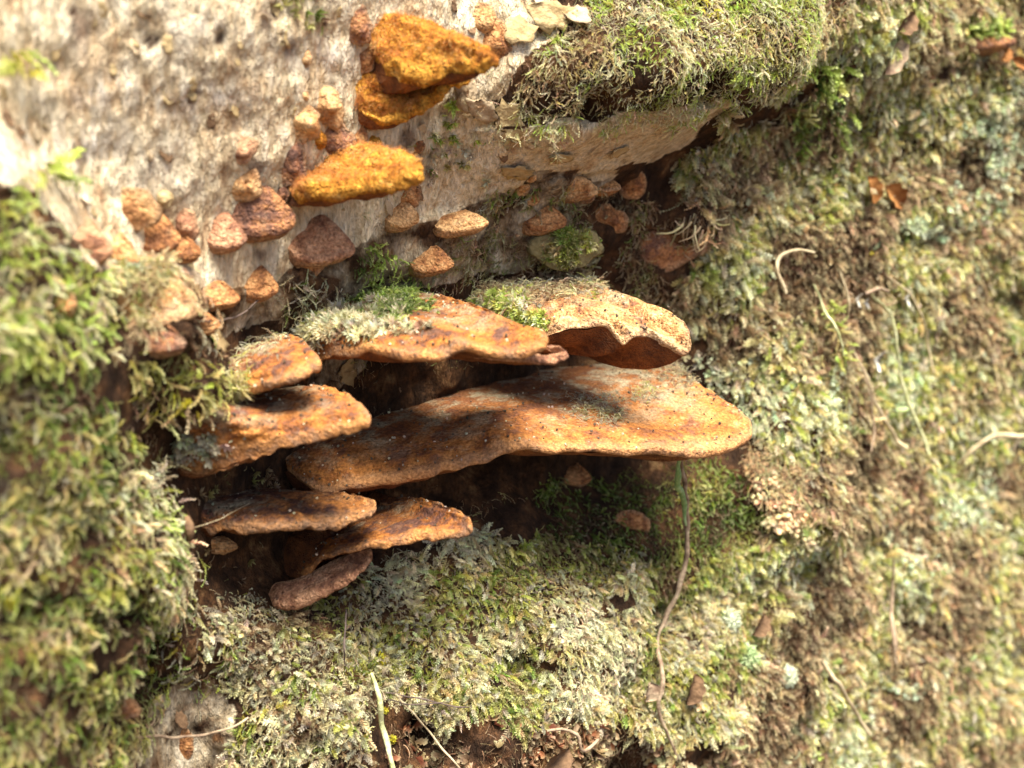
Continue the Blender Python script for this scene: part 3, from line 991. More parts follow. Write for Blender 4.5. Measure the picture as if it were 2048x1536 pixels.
def stuff(name, P, D, X, size, shoot, tint, base=None, parent=None):
    """one object of many shoots; D their directions, X the side they bend to"""
    n = len(P)
    base = P.mean(0) if base is None else np.asarray(base)
    Zc = D / np.linalg.norm(D, axis=1)[:, None]
    Xc = X - (X * Zc).sum(1)[:, None] * Zc
    Xc /= np.linalg.norm(Xc, axis=1)[:, None] + 1e-9
    Yc = np.cross(Zc, Xc)
    ry = -np.arcsin(np.clip(Xc[:, 2], -1, 1))
    rx = np.arctan2(Yc[:, 2], Zc[:, 2])
    rz = np.arctan2(Xc[:, 1], Xc[:, 0])
    me = bpy.data.meshes.new(name)
    me.vertices.add(n)
    me.vertices.foreach_set('co', (P - base).astype(np.float32).ravel())
    me.materials.append(m_moss)
    for nm, t, v, k in (('turn', 'FLOAT_VECTOR', np.stack([rx, ry, rz], 1), 'vector'), ('size', 'FLOAT', size, 'value'),
                        ('shoot', 'INT', shoot, 'value'), ('tint', 'FLOAT_COLOR', np.concatenate([tint, np.ones((n, 1))], 1), 'color')):
        a = me.attributes.new(nm, t, 'POINT')
        a.data.foreach_set(k, np.asarray(v, np.int32 if t == 'INT' else np.float32).ravel())
    o = bpy.data.objects.new(name, me)
    COL.objects.link(o)
    if parent is not None:
        o.parent = parent
    else:
        o.location = base
    md = o.modifiers.new('shoots', 'NODES')
    md.node_group = ng
    return o


def tints(P, pal, clump=.009, seed=0, var=.18):
    """colours picked clump by clump from a palette of (colour, weight)"""
    n = len(P)
    wts = np.cumsum([p[1] for p in pal]) / sum(p[1] for p in pal)
    f = fbm(P, clump, 2, 70 + seed)
    f = f + RNG.normal(0, .28, n)
    rk = np.argsort(np.argsort(f)) / n
    idx = np.searchsorted(wts, rk, 'right').clip(0, len(pal) - 1)
    c = np.array([p[0] for p in pal])[idx]
    return 1.15 * c * (1 + RNG.normal(0, var, n))[:, None].clip(.45, 1.7) * (1 + RNG.normal(0, .06, (n, 3)))


# palettes
STRAW, CREAM, PALE = (.54, .47, .20), (.64, .59, .36), (.70, .69, .50)
YGREEN, GREEN, LIME, DGREEN = (.42, .45, .09), (.22, .32, .055), (.48, .60, .14), (.08, .14, .025)
BROWN, DBROWN, TANB, OLIVE = (.30, .20, .11), (.14, .085, .048), (.48, .36, .22), (.35, .35, .12)
MINT, GREY, PEACH = (.58, .66, .48), (.48, .47, .35), (.76, .57, .36)


def moss(name, label, polys, per_cm2, shoots, size, pal, nw=.55, dw=.5, rw=.6, seed=0, warp=26, gap=.0, lift=0.0, box=None, hole=None, kind='stuff', clump=.009, cat='moss'):
    xs = [p[0] for q in polys for p in q]
    ys = [p[1] for q in polys for p in q]
    gx, gy = np.meshgrid(np.linspace(min(xs), max(xs), 9), np.linspace(min(ys), max(ys), 9))
    B = on_plane(gx.ravel(), gy.ravel(), 0.02)
    B2 = on_plane(gx.ravel(), gy.ravel(), -.015)
    B3 = on_plane(gx.ravel(), gy.ravel(), .05)
    B = np.concatenate([B, B2, B3])
    s0, s1, z0, z1 = (B @ ES).min(), (B @ ES).max(), B[:, 2].min(), B[:, 2].max()
    n = int((s1 - s0) * (z1 - z0) * 1e4 * per_cm2)
    s, z = RNG.uniform(s0, s1, n), RNG.uniform(z0, z1, n)
    P = wall_pt(s, z)
    x, y, _ = project(P)
    q = np.stack([x, y, x * 0], 1)
    x2, y2 = x + warp * noise(q, 45, 61 + seed) + warp * .6 * noise(q, 16, 62), y + warp * noise(q, 45, 63 + seed) + warp * .6 * noise(q, 16, 64)
    k = np.zeros(n, bool)
    for poly in polys:
        k |= in_poly(x2, y2, poly)
    if gap:
        k &= noise(P, .008, 66 + seed) + .5 * noise(P, .0035, 67) > gap
    for hx, hy, hr in HOLES:
        k &= (x - hx) ** 2 + (y - hy) ** 2 > hr * hr
    P, s, z = P[k], s[k], z[k]
    n = len(P)
    N = wall_nrm(s, z)
    rnd = RNG.normal(0, 1, (n, 3))
    flow = fbm(P, .02, 1, 90 + seed)[:, None] * ES * .5
    D = nw * N + dw * (-EZ) + rw * rnd * .6 + flow
    D += np.maximum(0, .12 - (D * N).sum(1))[:, None] * N
    sz = RNG.uniform(size[0], size[1], n) * MM
    P = P + lift * MM * N + (RNG.uniform(-.2, .9, n) * MM)[:, None] * N
    rk = np.argsort(np.argsort(fbm(P, .014, 2, 140 + seed) + RNG.normal(0, .35, n))) / max(n, 1)
    sh = np.array(shoots)[(rk * len(shoots)).astype(int).clip(0, len(shoots) - 1)]
    sz = sz * (1 + .35 * noise(P, .012, 150 + seed)) * np.where((sh == 3) | (sh == 4), 1.5, 1.0)
    o = stuff(name, P, D, -EZ * .8 + rnd * .7 - N * .2, sz, sh, tints(P, pal, clump, seed))
    return tag(o, label, cat, None, kind)


HOLES = [(1283, 160, 20), (1085, 205, 22), (230, 1290, 34), (1240, 1200, 26), (1460, 1390, 22), (760, 1400, 18), (940, 1270, 20)]

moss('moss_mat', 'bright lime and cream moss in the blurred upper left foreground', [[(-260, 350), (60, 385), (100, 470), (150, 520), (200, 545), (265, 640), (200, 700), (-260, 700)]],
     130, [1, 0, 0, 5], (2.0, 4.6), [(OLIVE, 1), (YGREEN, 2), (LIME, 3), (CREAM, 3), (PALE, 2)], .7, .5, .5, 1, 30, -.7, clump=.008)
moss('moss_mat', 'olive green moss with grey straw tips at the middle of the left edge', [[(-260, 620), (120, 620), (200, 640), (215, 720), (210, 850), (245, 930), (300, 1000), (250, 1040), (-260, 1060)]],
     150, [0, 1, 5, 6], (1.8, 4.0), [(DBROWN, 1.5), (DGREEN, 1.5), (GREEN, 2.5), (OLIVE, 2.5), (YGREEN, 1.8), (STRAW, 1.2), (GREY, 1), (CREAM, .8)], .65, .55, .5, 31, 34, -.5, clump=.008)  # dark browns and greens added to put shade into the moss colour
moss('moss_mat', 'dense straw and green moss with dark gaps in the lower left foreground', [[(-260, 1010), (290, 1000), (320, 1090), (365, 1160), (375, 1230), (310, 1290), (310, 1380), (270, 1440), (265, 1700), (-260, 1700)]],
     150, [0, 1, 5, 6], (1.8, 4.2), [(DBROWN, 1.8), (DGREEN, 1), (GREEN, 2), (OLIVE, 2.4), (YGREEN, 2), (STRAW, 1.8), (TANB, .8), (CREAM, 1.2)], .7, .45, .55, 32, 34, -.42, clump=.008)  # palette darkened here too, painting shade between the shoots
moss('moss_fringe', 'straw moss lightened in colour as if lit, along the right rim of the left foreground moss', [[(240, 920), (330, 960), (370, 1060), (400, 1150), (390, 1240), (330, 1230), (300, 1150), (250, 1050)]],
     90, [1, 0, 5, 6], (2, 4.6), [(PEACH, 1), (CREAM, 3), (PALE, 2), (LIME, .7), (GREEN, .7)], .8, .15, .6, 2)  # pale tints paint the lit side of the moss
moss('moss_patch', 'small bright green sprigs on the blurred wood at the left edge', [[(10, 90), (60, 70), (75, 130), (30, 160)], [(65, 310), (110, 310), (110, 390), (70, 395)]], 14, [0, 2, 3], (4, 8), [(LIME, 2), (YGREEN, 2)], .7, .4, .5, 3, 12)
moss('moss_cushion', 'thick pale yellow green moss cushion on the sunlit ledge at upper right', [[(1180, -200), (1780, -200), (1730, 40), (1655, 120), (1600, 175), (1500, 195), (1430, 215), (1300, 250), (1180, 255), (1090, 255), (1010, 225), (1050, 150), (1110, 90)]],
     340, [1, 5, 6, 0, 6], (1.3, 2.8), [(TANB, .6), (STRAW, 1.2), (CREAM, 3), (PALE, 4), (LIME, 2.6), (YGREEN, .8)], .55, .35, .7, 4, 26, -1.1)
moss('moss_cushion', 'bright lime moss at the top of the sunlit ledge, right of centre', [[(1380, -60), (1560, -60), (1620, 60), (1580, 140), (1470, 150), (1390, 90)]], 110, [0, 1, 5], (1.6, 3.4), [(LIME, 3), (YGREEN, 2), (PALE, 2), ((.55, .52, .06), .5)], .8, .35, .5, 5)
moss('moss_patch', 'green moss hanging at the right end of the ledge', [[(1610, 150), (1690, 120), (1710, 200), (1680, 300), (1630, 320), (1600, 230)]], 30, [0, 2, 5], (4, 8), [(GREEN, 2), (LIME, 1.2), (DGREEN, 1)], .45, .9, .4, 6, 18)
moss('moss_patch', 'dry tan moss beside the bare bark under the woolly double bracket', [[(900, 140), (1040, 120), (1120, 170), (1120, 265), (1010, 300), (930, 240)]], 70, [5, 6, 1], (1.8, 4), [(BROWN, 1), (TANB, 2), (CREAM, 1.5), (PALE, .6)], .5, .6, .7, 7, 26, -.2)
moss('moss_patch', 'small bright green moss patch right of the orange wedge bracket', [[(850, 240), (975, 215), (985, 280), (900, 300), (860, 280)], [(880, 195), (915, 185), (910, 240), (870, 245)]], 40, [7, 8, 0], (1.3, 2.8), [(LIME, 2), (GREEN, 2), (PALE, 1)], .8, .1, .6, 8, 18, -.3)
moss('moss_crust', 'fine grey green moss crust between the orange wedge bracket and the beads', [[(840, 290), (1000, 290), (1010, 420), (930, 420), (830, 400), (700, 440), (690, 420)]], 40, [8, 1, 5], (1.1, 2.6), [(GREEN, .6), (GREY, 2), (OLIVE, 1), (CREAM, 1)], .7, .2, .7, 9, 22, -.1)
moss('moss_patch', 'brown mossy litter in the hollow under the ledge', [[(900, 440), (1000, 400), (1300, 370), (1420, 420), (1420, 560), (1300, 640), (1200, 540), (900, 570), (860, 540)]], 230, [5, 6, 9, 1, 0], (1.5, 3.6), [(DBROWN, 1), (BROWN, 2.5), (TANB, 2), (OLIVE, 1.5), (GREEN, .6), (GREY, .6)], .5, .6, .7, 10, 30, -.2)
moss('moss_tuft', 'pale dead grass tuft drooping in the hollow left of the right slope', [[(1350, 390), (1400, 385), (1425, 450), (1410, 500), (1370, 450)]], 40, [9, 9, 6], (5, 9), [(CREAM, 2), (TANB, 1.5), (PEACH, 1)], .5, .9, .3, 11, 12)
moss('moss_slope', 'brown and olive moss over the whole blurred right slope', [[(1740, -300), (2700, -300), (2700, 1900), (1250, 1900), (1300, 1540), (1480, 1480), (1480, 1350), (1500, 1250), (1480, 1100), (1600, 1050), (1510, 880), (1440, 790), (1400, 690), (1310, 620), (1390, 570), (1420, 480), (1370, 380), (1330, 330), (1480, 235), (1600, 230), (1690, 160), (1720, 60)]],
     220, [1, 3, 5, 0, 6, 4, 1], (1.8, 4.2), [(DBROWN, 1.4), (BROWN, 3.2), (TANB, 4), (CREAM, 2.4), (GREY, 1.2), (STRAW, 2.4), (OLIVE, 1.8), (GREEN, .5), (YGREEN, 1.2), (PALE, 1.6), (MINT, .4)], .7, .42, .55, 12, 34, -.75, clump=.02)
moss('moss_patch', 'tan cream moss lump beside the sunlit end of the largest bracket', [[(1490, 880), (1540, 880), (1600, 950), (1620, 1060), (1580, 1090), (1530, 1030), (1480, 950)]], 130, [5, 6, 1], (2, 4.4), [(PEACH, 3), (CREAM, 2.5), (PALE, 1)], .9, .1, .55, 13, 18, lift=1.5)
moss('moss_patch', 'dark green moss in the shade below the largest bracket', [[(1080, 960), (1250, 960), (1420, 930), (1500, 960), (1530, 1090), (1430, 1150), (1250, 1130), (1100, 1080)]], 190, [0, 1, 5], (1.5, 3.4), [(DBROWN, 1), (DGREEN, 2), (GREEN, 3), (OLIVE, 2), (YGREEN, .7)], .6, .5, .6, 14, 30, -.55)
moss('moss_crust', 'peach tan crumbly patch just below the right tip of the largest bracket', [[(1485, 880), (1540, 890), (1600, 960), (1615, 1050), (1570, 1085), (1520, 1010), (1480, 940)]], 330, [12, 5, 6, 5, 1], (.6, 1.7), [(TANB, 1), (PEACH, 4), (CREAM, 2)], .9, .1, .6, 27, 22, -.6, lift=3, cat='crust')
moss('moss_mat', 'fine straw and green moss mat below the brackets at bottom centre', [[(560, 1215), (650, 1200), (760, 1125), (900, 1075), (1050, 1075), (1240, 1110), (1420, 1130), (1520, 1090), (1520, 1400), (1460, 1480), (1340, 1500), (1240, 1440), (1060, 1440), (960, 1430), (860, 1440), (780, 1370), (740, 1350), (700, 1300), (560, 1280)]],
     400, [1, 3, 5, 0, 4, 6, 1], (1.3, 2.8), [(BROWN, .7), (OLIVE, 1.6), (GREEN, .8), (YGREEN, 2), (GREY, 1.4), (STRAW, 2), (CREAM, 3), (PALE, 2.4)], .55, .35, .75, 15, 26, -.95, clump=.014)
moss('moss_mat', 'pale grey cream moss at the bottom, left of the lichened stick', [[(380, 1200), (470, 1180), (560, 1230), (720, 1290), (735, 1380), (715, 1480), (780, 1700), (430, 1700), (480, 1450), (440, 1330)]],
     310, [1, 5, 3, 0, 6], (1.4, 3.2), [(DBROWN, .6), (BROWN, 1), (GREY, 2), (CREAM, 3), (PALE, 1.6), (YGREEN, 1), (GREEN, .5)], .65, .3, .75, 16, 28, -1.1)
moss('leaf_litter', 'red brown crumbly litter at the bottom centre below the straw moss', [[(780, 1420), (900, 1440), (1060, 1430), (1250, 1440), (1350, 1510), (1330, 1700), (790, 1700)]], 90, [10, 9, 5, 6, 14], (1.6, 4), [(DBROWN, 2), (BROWN, 3), ((.26, .10, .05), 2), (TANB, 1.5), (CREAM, .5)], .5, .2, .8, 17, 30, -.5, cat='litter')
moss('moss_patch', 'olive yellow moss cushion left of the small mossy lobe', [[(245, 730), (330, 700), (440, 730), (455, 780), (400, 815), (320, 835), (255, 830)]], 90, [0, 1, 5, 6], (2.4, 5), [(OLIVE, 2), (YGREEN, 2), (STRAW, 2.5), (TANB, 1), ((.45, .42, .05), .5)], .7, .45, .5, 18, 18, -.7)
moss('moss_patch', 'tan dry moss hanging on the big mossy bracket at left', [[(200, 560), (290, 540), (380, 600), (390, 650), (310, 670), (210, 680)]], 70, [5, 6, 1], (2.4, 5), [(PEACH, 1), (TANB, 2), (CREAM, 2.5), (OLIVE, 1), (GREEN, .8)], .7, .5, .5, 19, 18, -.35, lift=4)
moss('moss_patch', 'dry brown grey moss and litter behind the left end of the long bracket', [[(540, 580), (660, 540), (700, 600), (640, 670), (560, 680)], [(330, 660), (470, 650), (480, 700), (360, 720)]], 60, [5, 6, 1, 9], (2, 4.4), [(DBROWN, 1.5), (BROWN, 1.5), (GREY, 2), (CREAM, 1.5), (GREEN, .5)], .6, .3, .7, 20, 22, -.5)
moss('moss_patch', 'ochre moss film on dark wood below the cracked bracket', [[(330, 950), (560, 930), (560, 980), (380, 1000)], [(340, 1080), (540, 1080), (530, 1150), (420, 1190), (370, 1130)]], 14, [8, 1, 9], (1.2, 3), [(OLIVE, 1), (TANB, 2), (BROWN, 2)], .6, .3, .7, 21, 22, 0)
moss('moss_patch', 'grey cream moss dusting the wood above the bare corner at lower left', [[(300, 1230), (420, 1220), (470, 1330), (400, 1390), (300, 1370)]], 60, [1, 5, 6], (2.2, 4.6), [(BROWN, 1.5), (GREY, 2), (GREEN, 1), (YGREEN, 1)], .6, .4, .6, 22, 22, -.2)
moss('moss_patch', 'brown fibrous litter in the dark recess between the two longest brackets', [[(640, 720), (1080, 710), (1150, 760), (900, 830), (720, 860), (660, 800)], [(240, 860), (340, 850), (360, 960), (300, 960)], [(660, 1000), (1000, 950), (1080, 1000), (900, 1040), (700, 1050)]], 60, [9, 6, 10, 5, 1], (1.2, 3.2), [(DBROWN, 2), (BROWN, 3), (TANB, 2), (OLIVE, 1)], .5, .4, .8, 26, 26, -.1)
moss('moss_patch', 'thin olive moss on the shaded wood at the top edge', [[(500, -60), (660, -60), (640, 40), (560, 90), (510, 50)]], 20, [8, 1, 0], (1.5, 4), [(OLIVE, 2), (GREEN, 1.5), (DBROWN, 1)], .6, .3, .6, 23, 22, -.3)

# lichen frills on the right slope, each patch a thing of its own
for lab, polys, pal, dens in (
        ('large mint lichen patch at the right edge, upper of the two big ones', [[(1900, 190), (2200, 180), (2200, 330), (2000, 330), (1920, 280)]], [(MINT, 4), (PALE, 1)], 30),
        ('ragged mint lichen patch below the dark gap at the right edge', [[(1880, 350), (1980, 360), (2010, 430), (1900, 470), (1840, 500), (1850, 430)]], [(MINT, 4), (GREY, 1)], 26),
        ('small pale mint lichen on the right slope, right of the hanging root strands', [[(1895, 960), (1950, 950), (1955, 1030), (1905, 1050)]], [(MINT, 3), (PALE, 1)], 30),
        ('bright pale lichen tuft amid the lower right moss', [[(1785, 1130), (1850, 1120), (1850, 1185), (1790, 1185)]], [(MINT, 2), (PALE, 2)], 44),
        ('mint lichen dots near the lower end of the right slope', [[(1795, 1370), (1835, 1370), (1835, 1425), (1795, 1420)], [(1725, 1375), (1750, 1375), (1750, 1400), (1725, 1400)]], [(MINT, 2)], 44),
        ('pale yellow green lichen tuft near the bottom, right of the long root', [[(1630, 1440), (1690, 1450), (1685, 1510), (1630, 1500)]], [(LIME, 1), (PALE, 2)], 40),
        ('grey green lichen fringe right of the pale dusty bracket', [[(1400, 715), (1480, 700), (1520, 760), (1470, 790), (1410, 760)]], [(GREY, 2), (MINT, 1), (CREAM, 1)], 26),
        ('mint lichen curl on the slope below the hanging sprig', [[(1620, 800), (1690, 800), (1720, 830), (1690, 850), (1630, 840)]], [(MINT, 2), (OLIVE, 1)], 30)):
    moss('lichen_patch', lab, polys, dens * 5, [13, 14, 5, 1], (.7, 1.9), pal, .8, .25, .6, len(lab) % 50, 60, .0, lift=2.0, cat='lichen')


def rnd_on(key, ell, n, up=.0):
    P, N = REG[key]
    x, y, _ = project(P)
    k = np.zeros(len(P), bool)
    for cx, cy, rx, ry in ell:
        k |= ((x - cx) / rx) ** 2 + ((y - cy) / ry) ** 2 + .9 * noise(np.stack([x, y, x * 0], 1), 22, 77) + .5 * noise(np.stack([x, y, x * 0], 1), 8, 78) < 1
    k &= ((CAM_P - P) * N).sum(1) > 0 if up <= 0 else True
    idx = np.nonzero(k)[0]
    if not len(idx):
        return None
    i = RNG.choice(idx, n)
    return P[i] + RNG.normal(0, .0004, (n, 3)), N[i]


def on_bracket(key, ell, n, shoots, size, pal, label, dw=0.0, rw=.7, name='moss_tuft', seed=0, parent=None, clump=.006):
    r = rnd_on(key, ell, n)
    if r is None:
        print('no spot', key, ell)
        return
    P, N = r
    rn = RNG.normal(0, 1, (n, 3))
    D = N * (.8 if name != 'fuzz' else .25) + EZ * .1 + rw * .6 * rn - EZ * dw
    base = None
    if parent is not None:
        base = np.array(parent.location)
    o = stuff(name, P, D, rn - EZ * .4, RNG.uniform(size[0], size[1], n) * MM, RNG.choice(shoots, n), tints(P, pal, clump, seed), base, parent)
    return tag(o, label, 'moss' if parent is None else None, None, 'stuff')


on_bracket('C_all', [(765, 572, 95, 60), (800, 612, 56, 26)], 1500, [0, 1, 5], (1.4, 3.2), [(DGREEN, 1), (GREEN, 3), (LIME, 1.6)], 'vivid green moss tuft on the back of the long upper bracket')
on_bracket('C_all', [(690, 640, 110, 32), (620, 640, 50, 34), (800, 655, 50, 14)], 1000, [5, 6, 1, 8], (1.6, 3.6), [(BROWN, .6), (GREY, 1.5), (CREAM, 3), (PALE, 1.6), (YGREEN, .4)], 'dry cream moss on the left top of the long upper bracket', seed=2)
moss('moss_tuft', 'vivid green moss hanging from the wood above the long upper bracket', [[(680, 530), (740, 495), (790, 520), (850, 570), (830, 610), (740, 600)]], 110, [0, 1, 5], (1.5, 3.4), [(DGREEN, 1.6), (GREEN, 3), (LIME, 1.4)], .7, .3, .6, 24, 16, lift=1)
on_bracket('D_all', [(1010, 590, 95, 36), (1120, 570, 95, 26)], 1300, [5, 6, 1, 9], (1.6, 4.2), [(BROWN, 1), (TANB, 2), (CREAM, 3), (GREY, 1.2), (YGREEN, .6)], 'dry tan moss covering the back of the pale dusty bracket', seed=3)
on_bracket('D_all', [(1000, 612, 66, 24), (1060, 640, 40, 18)], 500, [8, 7, 0], (1.2, 2.6), [(LIME, 3), (YGREEN, 1), (PALE, 1.5)], 'lime green moss spots on the left of the pale dusty bracket', seed=4)
moss('moss_patch', 'dry moss standing on the wood behind the pale dusty bracket', [[(920, 560), (1000, 540), (1190, 540), (1230, 580), (1080, 590), (930, 600)]], 36, [5, 6, 9, 1], (2.5, 5), [(BROWN, 1.5), (TANB, 2), (CREAM, 2), (OLIVE, 1)], .7, -.2, .6, 25, 16)
on_bracket('F_all', [(1180, 818, 66, 28), (1230, 830, 20, 20)], 700, [5, 6, 1, 6], (1.0, 2.2), [(GREY, 3), (CREAM, 1), (OLIVE, .7)], 'grey dry moss patch on the middle of the largest bracket', seed=5)
on_bracket('F_all', [(1285, 795, 42, 24)], 320, [6, 1, 5], (1.0, 2.1), [(GREY, 2), (CREAM, 2), (YGREEN, 1)], 'pale moss patch near the sunlit end of the largest bracket', seed=6)
on_bracket('F_all', [(1300, 725, 70, 34), (1350, 755, 40, 30)], 900, [5, 6, 1, 6], (1.2, 2.8), [(BROWN, 1), (GREY, 2), (CREAM, 2), (TANB, 1.5)], 'dusty brown moss on the back corner of the largest bracket', seed=7)
on_bracket('K', [(500, 690, 70, 26), (470, 740, 30, 40)], 240, [5, 6, 9], (1.4, 4), [(GREY, 1), (CREAM, 2), (YGREEN, .6)], 'stringy cream moss over the small mossy lobe', seed=8)
on_bracket('K_all', [(520, 786, 70, 8), (470, 780, 24, 14)], 260, [6, 1, 5], (2, 4.6), [(CREAM, 2), (STRAW, 2), (YGREEN, 1)], 'pale fringe of moss along the lower edge of the small mossy lobe', .7, seed=9)
on_bracket('E_all', [(400, 900, 80, 26)], 90, [8, 13], (1.2, 2.4), [(GREY, 2), (MINT, 1)], 'grey lichen dust on the left end of the cracked bracket', seed=10)
on_bracket('k1138_498', [(1120, 500, 44, 40), (1165, 480, 20, 20)], 420, [5, 8, 1], (1.2, 2.8), [(GREEN, 1.5), (OLIVE, 2), (CREAM, 1), (YGREEN, 1)], 'thin green moss over the rounded wood stub', seed=13)
on_bracket('y1965_78', [(1970, 62, 70, 14)], 160, [0, 2], (3, 6), [(LIME, 2), (GREEN, 2)], 'green moss along the top of the dark shelf at upper right', seed=11)
on_bracket('y300_590', [(270, 570, 80, 46)], 700, [6, 1, 5], (2, 4.4), [(TANB, 2), (CREAM, 2), (OLIVE, 1), (MINT, .4)], 'dry tan moss growing on top of the big mossy bracket at left', seed=12)

# grit on the caps and fuzz on the woolly ones: parts of their bracket
for o in [o for o in COL.objects if o.name.startswith('bracket_fungus')]:
    pass
KEYS = {}
for key, o in zip('ABCDKEFGH', [o for o in COL.objects if o.name.startswith('bracket_fungus')]):
    KEYS[key] = o
for key, nn in (('C', 260), ('D', 380), ('E', 200), ('F', 620), ('G', 120), ('H', 160), ('K', 80)):
    on_bracket(key + '_all', [(1000, 800, 2000, 2000)], nn, [11, 12], (.25, .75), [((.03, .02, .02), 2), ((.10, .06, .045), 2), ((.62, .55, .42), 1.6)], None, name='grit', parent=KEYS[key], clump=.002)
for key in ('A', 'A1', 'B'):
    on_bracket(key + '_all', [(1000, 800, 2000, 2000)], 7000, [9, 10], (.6, 1.4), [((.48, .17, .026), 2), ((.62, .265, .046), 2.4), ((.74, .47, .17), .7)], None, name='fuzz', parent=KEYS[key[0]], clump=.003)

# ------------------------------------------------------------------ roots, twigs and strands
def tube(name, pts, rad, mat, label, cat, sides=7, parent=None, n=60, wob=.0006, group=None):
    """pts: (x, y, lift mm) picture points laid over the log face"""
    pts = np.array(pts, float)
    P = surf(pts[:, 0], pts[:, 1], pts[:, 2] * MM)
    base = P[0].copy()
    C = catmull(P, n)
    C = C + wob * np.stack([noise(C, .012, 81), noise(C, .012, 82), noise(C, .012, 83)], 1) * 1.3 + wob * .5 * np.stack([noise(C, .004, 85), noise(C, .004, 86), noise(C, .004, 87)], 1)
    rr = np.interp(np.linspace(0, 1, n), np.linspace(0, 1, len(rad)), rad) * MM
    rr = .76 * rr * (1 + .25 * noise(C, .004, 84))
    V, F = [], []
    add_tube(V, F, C, rr, sides)
    o = mesh_obj(name, np.array(V), F, mat, base, parent)
    if parent is None:
        tag(o, label, cat, group)
    return o


tube('hanging_root', [(1362, 905, 30), (1366, 960, 20), (1374, 1040, 8), (1376, 1110, 5), (1360, 1165, 4), (1338, 1220, 4), (1322, 1270, 4), (1320, 1340, 4), (1322, 1420, 4), (1340, 1480, 3), (1352, 1520, 1)],
     [.5, .7, .9, .85, .95, .9, .7, .8, .7, .6, .5], m_root, 'long grey root hanging from under the largest bracket down the moss', 'root', n=90)
tube('algae_strand', [(1360, 915, 34), (1358, 960, 25), (1366, 1010, 14), (1370, 1050, 10)], [.5, 1.1, 1.0, .4], m_green, 'green algae sleeve at the top of the long hanging root', 'algae')
GS = 'thin strands hanging over the right slope'
tube('strand', [(1632, 565, 8), (1650, 610, 8), (1670, 655, 8), (1688, 710, 8)], [.4, .5, .5, .3], m_olive, 'olive strand leftmost of those hanging on the right slope', 'strand', group=GS)
tube('strand', [(1680, 540, 8), (1695, 590, 8), (1704, 690, 8), (1740, 770, 8), (1770, 830, 8), (1790, 880, 8), (1815, 900, 9)], [.3, .5, .5, .5, .6, .8, .5], m_straw, 'long pale strand crossing the middle of the right slope', 'strand', group=GS)
tube('strand', [(1735, 580, 8), (1780, 630, 8), (1792, 690, 8), (1802, 760, 8), (1822, 830, 8), (1845, 880, 8), (1858, 910, 9)], [.3, .5, .6, .5, .8, .7, .6], m_olive, 'long olive strand with a thickened green lower end', 'strand', group=GS)
tube('strand', [(1780, 550, 8), (1820, 590, 8), (1842, 640, 8), (1855, 690, 8), (1868, 750, 9)], [.3, .4, .4, .4, .3], m_straw, 'thin straw strand rightmost of those hanging on the right slope', 'strand', group=GS)
tube('strand', [(1706, 700, 8), (1745, 800, 8), (1752, 860, 8), (1742, 905, 9)], [.3, .3, .4, .4], m_root, 'short brown strand branching below the long pale strand', 'strand', group=GS)
tube('twig', [(1570, 590, 8), (1556, 545, 9), (1565, 515, 8), (1600, 502, 9), (1630, 508, 9)], [.7, .8, .8, .7, .4], m_straw, 'pale hooked twig at the top left of the right slope', 'twig')
tube('twig', [(2090, 872, 10), (2040, 872, 10), (1990, 872, 8), (1960, 890, 8), (1930, 915, 4), (1915, 935, 2)], [1.1, 1.0, 1.1, .9, .9, .5], m_straw, 'bent pale twig entering from the right edge', 'twig')
tube('twig', [(1730, 588, 9), (1760, 576, 9), (1780, 580, 8)], [.7, .8, .6], m_root, 'short brown twig lying among the hanging strands', 'twig', n=24)
tube('twig', [(1785, 1120, 8), (1786, 1200, 8), (1788, 1290, 8), (1790, 1330, 9)], [.4, .8, 1.0, .5], m_root, 'upright brown twig in the lower right moss', 'twig')
tube('twig', [(1640, 1320, 8), (1680, 1370, 8), (1720, 1440, 8), (1738, 1465, 9)], [.9, .8, .8, .9], m_straw, 'slanting pale twig at the lower right', 'twig')
st = tube('stick', [(742, 1345, 4), (757, 1392, 6), (764, 1450, 5), (783, 1500, 6), (798, 1560, 6)], [.5, .75, .85, .8, .9], m_olive, 'grey stick crusted with yellow lichen at the bottom edge', 'stick')
tube('rootlet', [(770, 1385, 8), (830, 1398, 8), (880, 1404, 7), (935, 1410, 5)], [.22, .25, .25, .2], m_thread, 'thin dark rootlet reaching right from the lichened stick', 'rootlet')
tube('rootlet', [(775, 1400, 8), (830, 1412, 8), (865, 1405, 8), (895, 1398, 6)], [.2, .22, .22, .15], m_thread, 'second thin rootlet crossing below the first beside the lichened stick', 'rootlet')
tube('rootlet', [(790, 1390, 9), (830, 1430, 8), (870, 1470, 8), (910, 1515, 7), (930, 1550, 5)], [.3, .3, .3, .3, .3], m_straw, 'pale rootlet running steeply down right of the lichened stick', 'rootlet')
tube('rootlet', [(275, 1478, 3), (330, 1475, 6), (400, 1472, 7), (450, 1458, 7), (495, 1438, 5)], [.3, .4, .45, .45, .3], m_root, 'grey rootlet bowed over the bare wood at lower left', 'rootlet')
tube('rootlet', [(690, 1220, 3), (688, 1260, 4), (690, 1300, 4), (690, 1330, 2)], [.25, .3, .3, .2], m_thread, 'short dark thread standing in the grey cream moss', 'rootlet', n=30)
tube('rootlet', [(400, 645, 3), (460, 640, 5), (510, 610, 5), (550, 585, 3)], [.2, .22, .22, .2], m_thread, 'dark rootlet passing under the dome shaped brown bracket', 'rootlet', n=30)
tube('rootlet', [(385, 1056, 8), (430, 1040, 14), (480, 1015, 14), (535, 990, 8)], [.12, .14, .14, .12], m_straw, 'hair thin thread across the dark purplish bracket', 'rootlet', n=30)
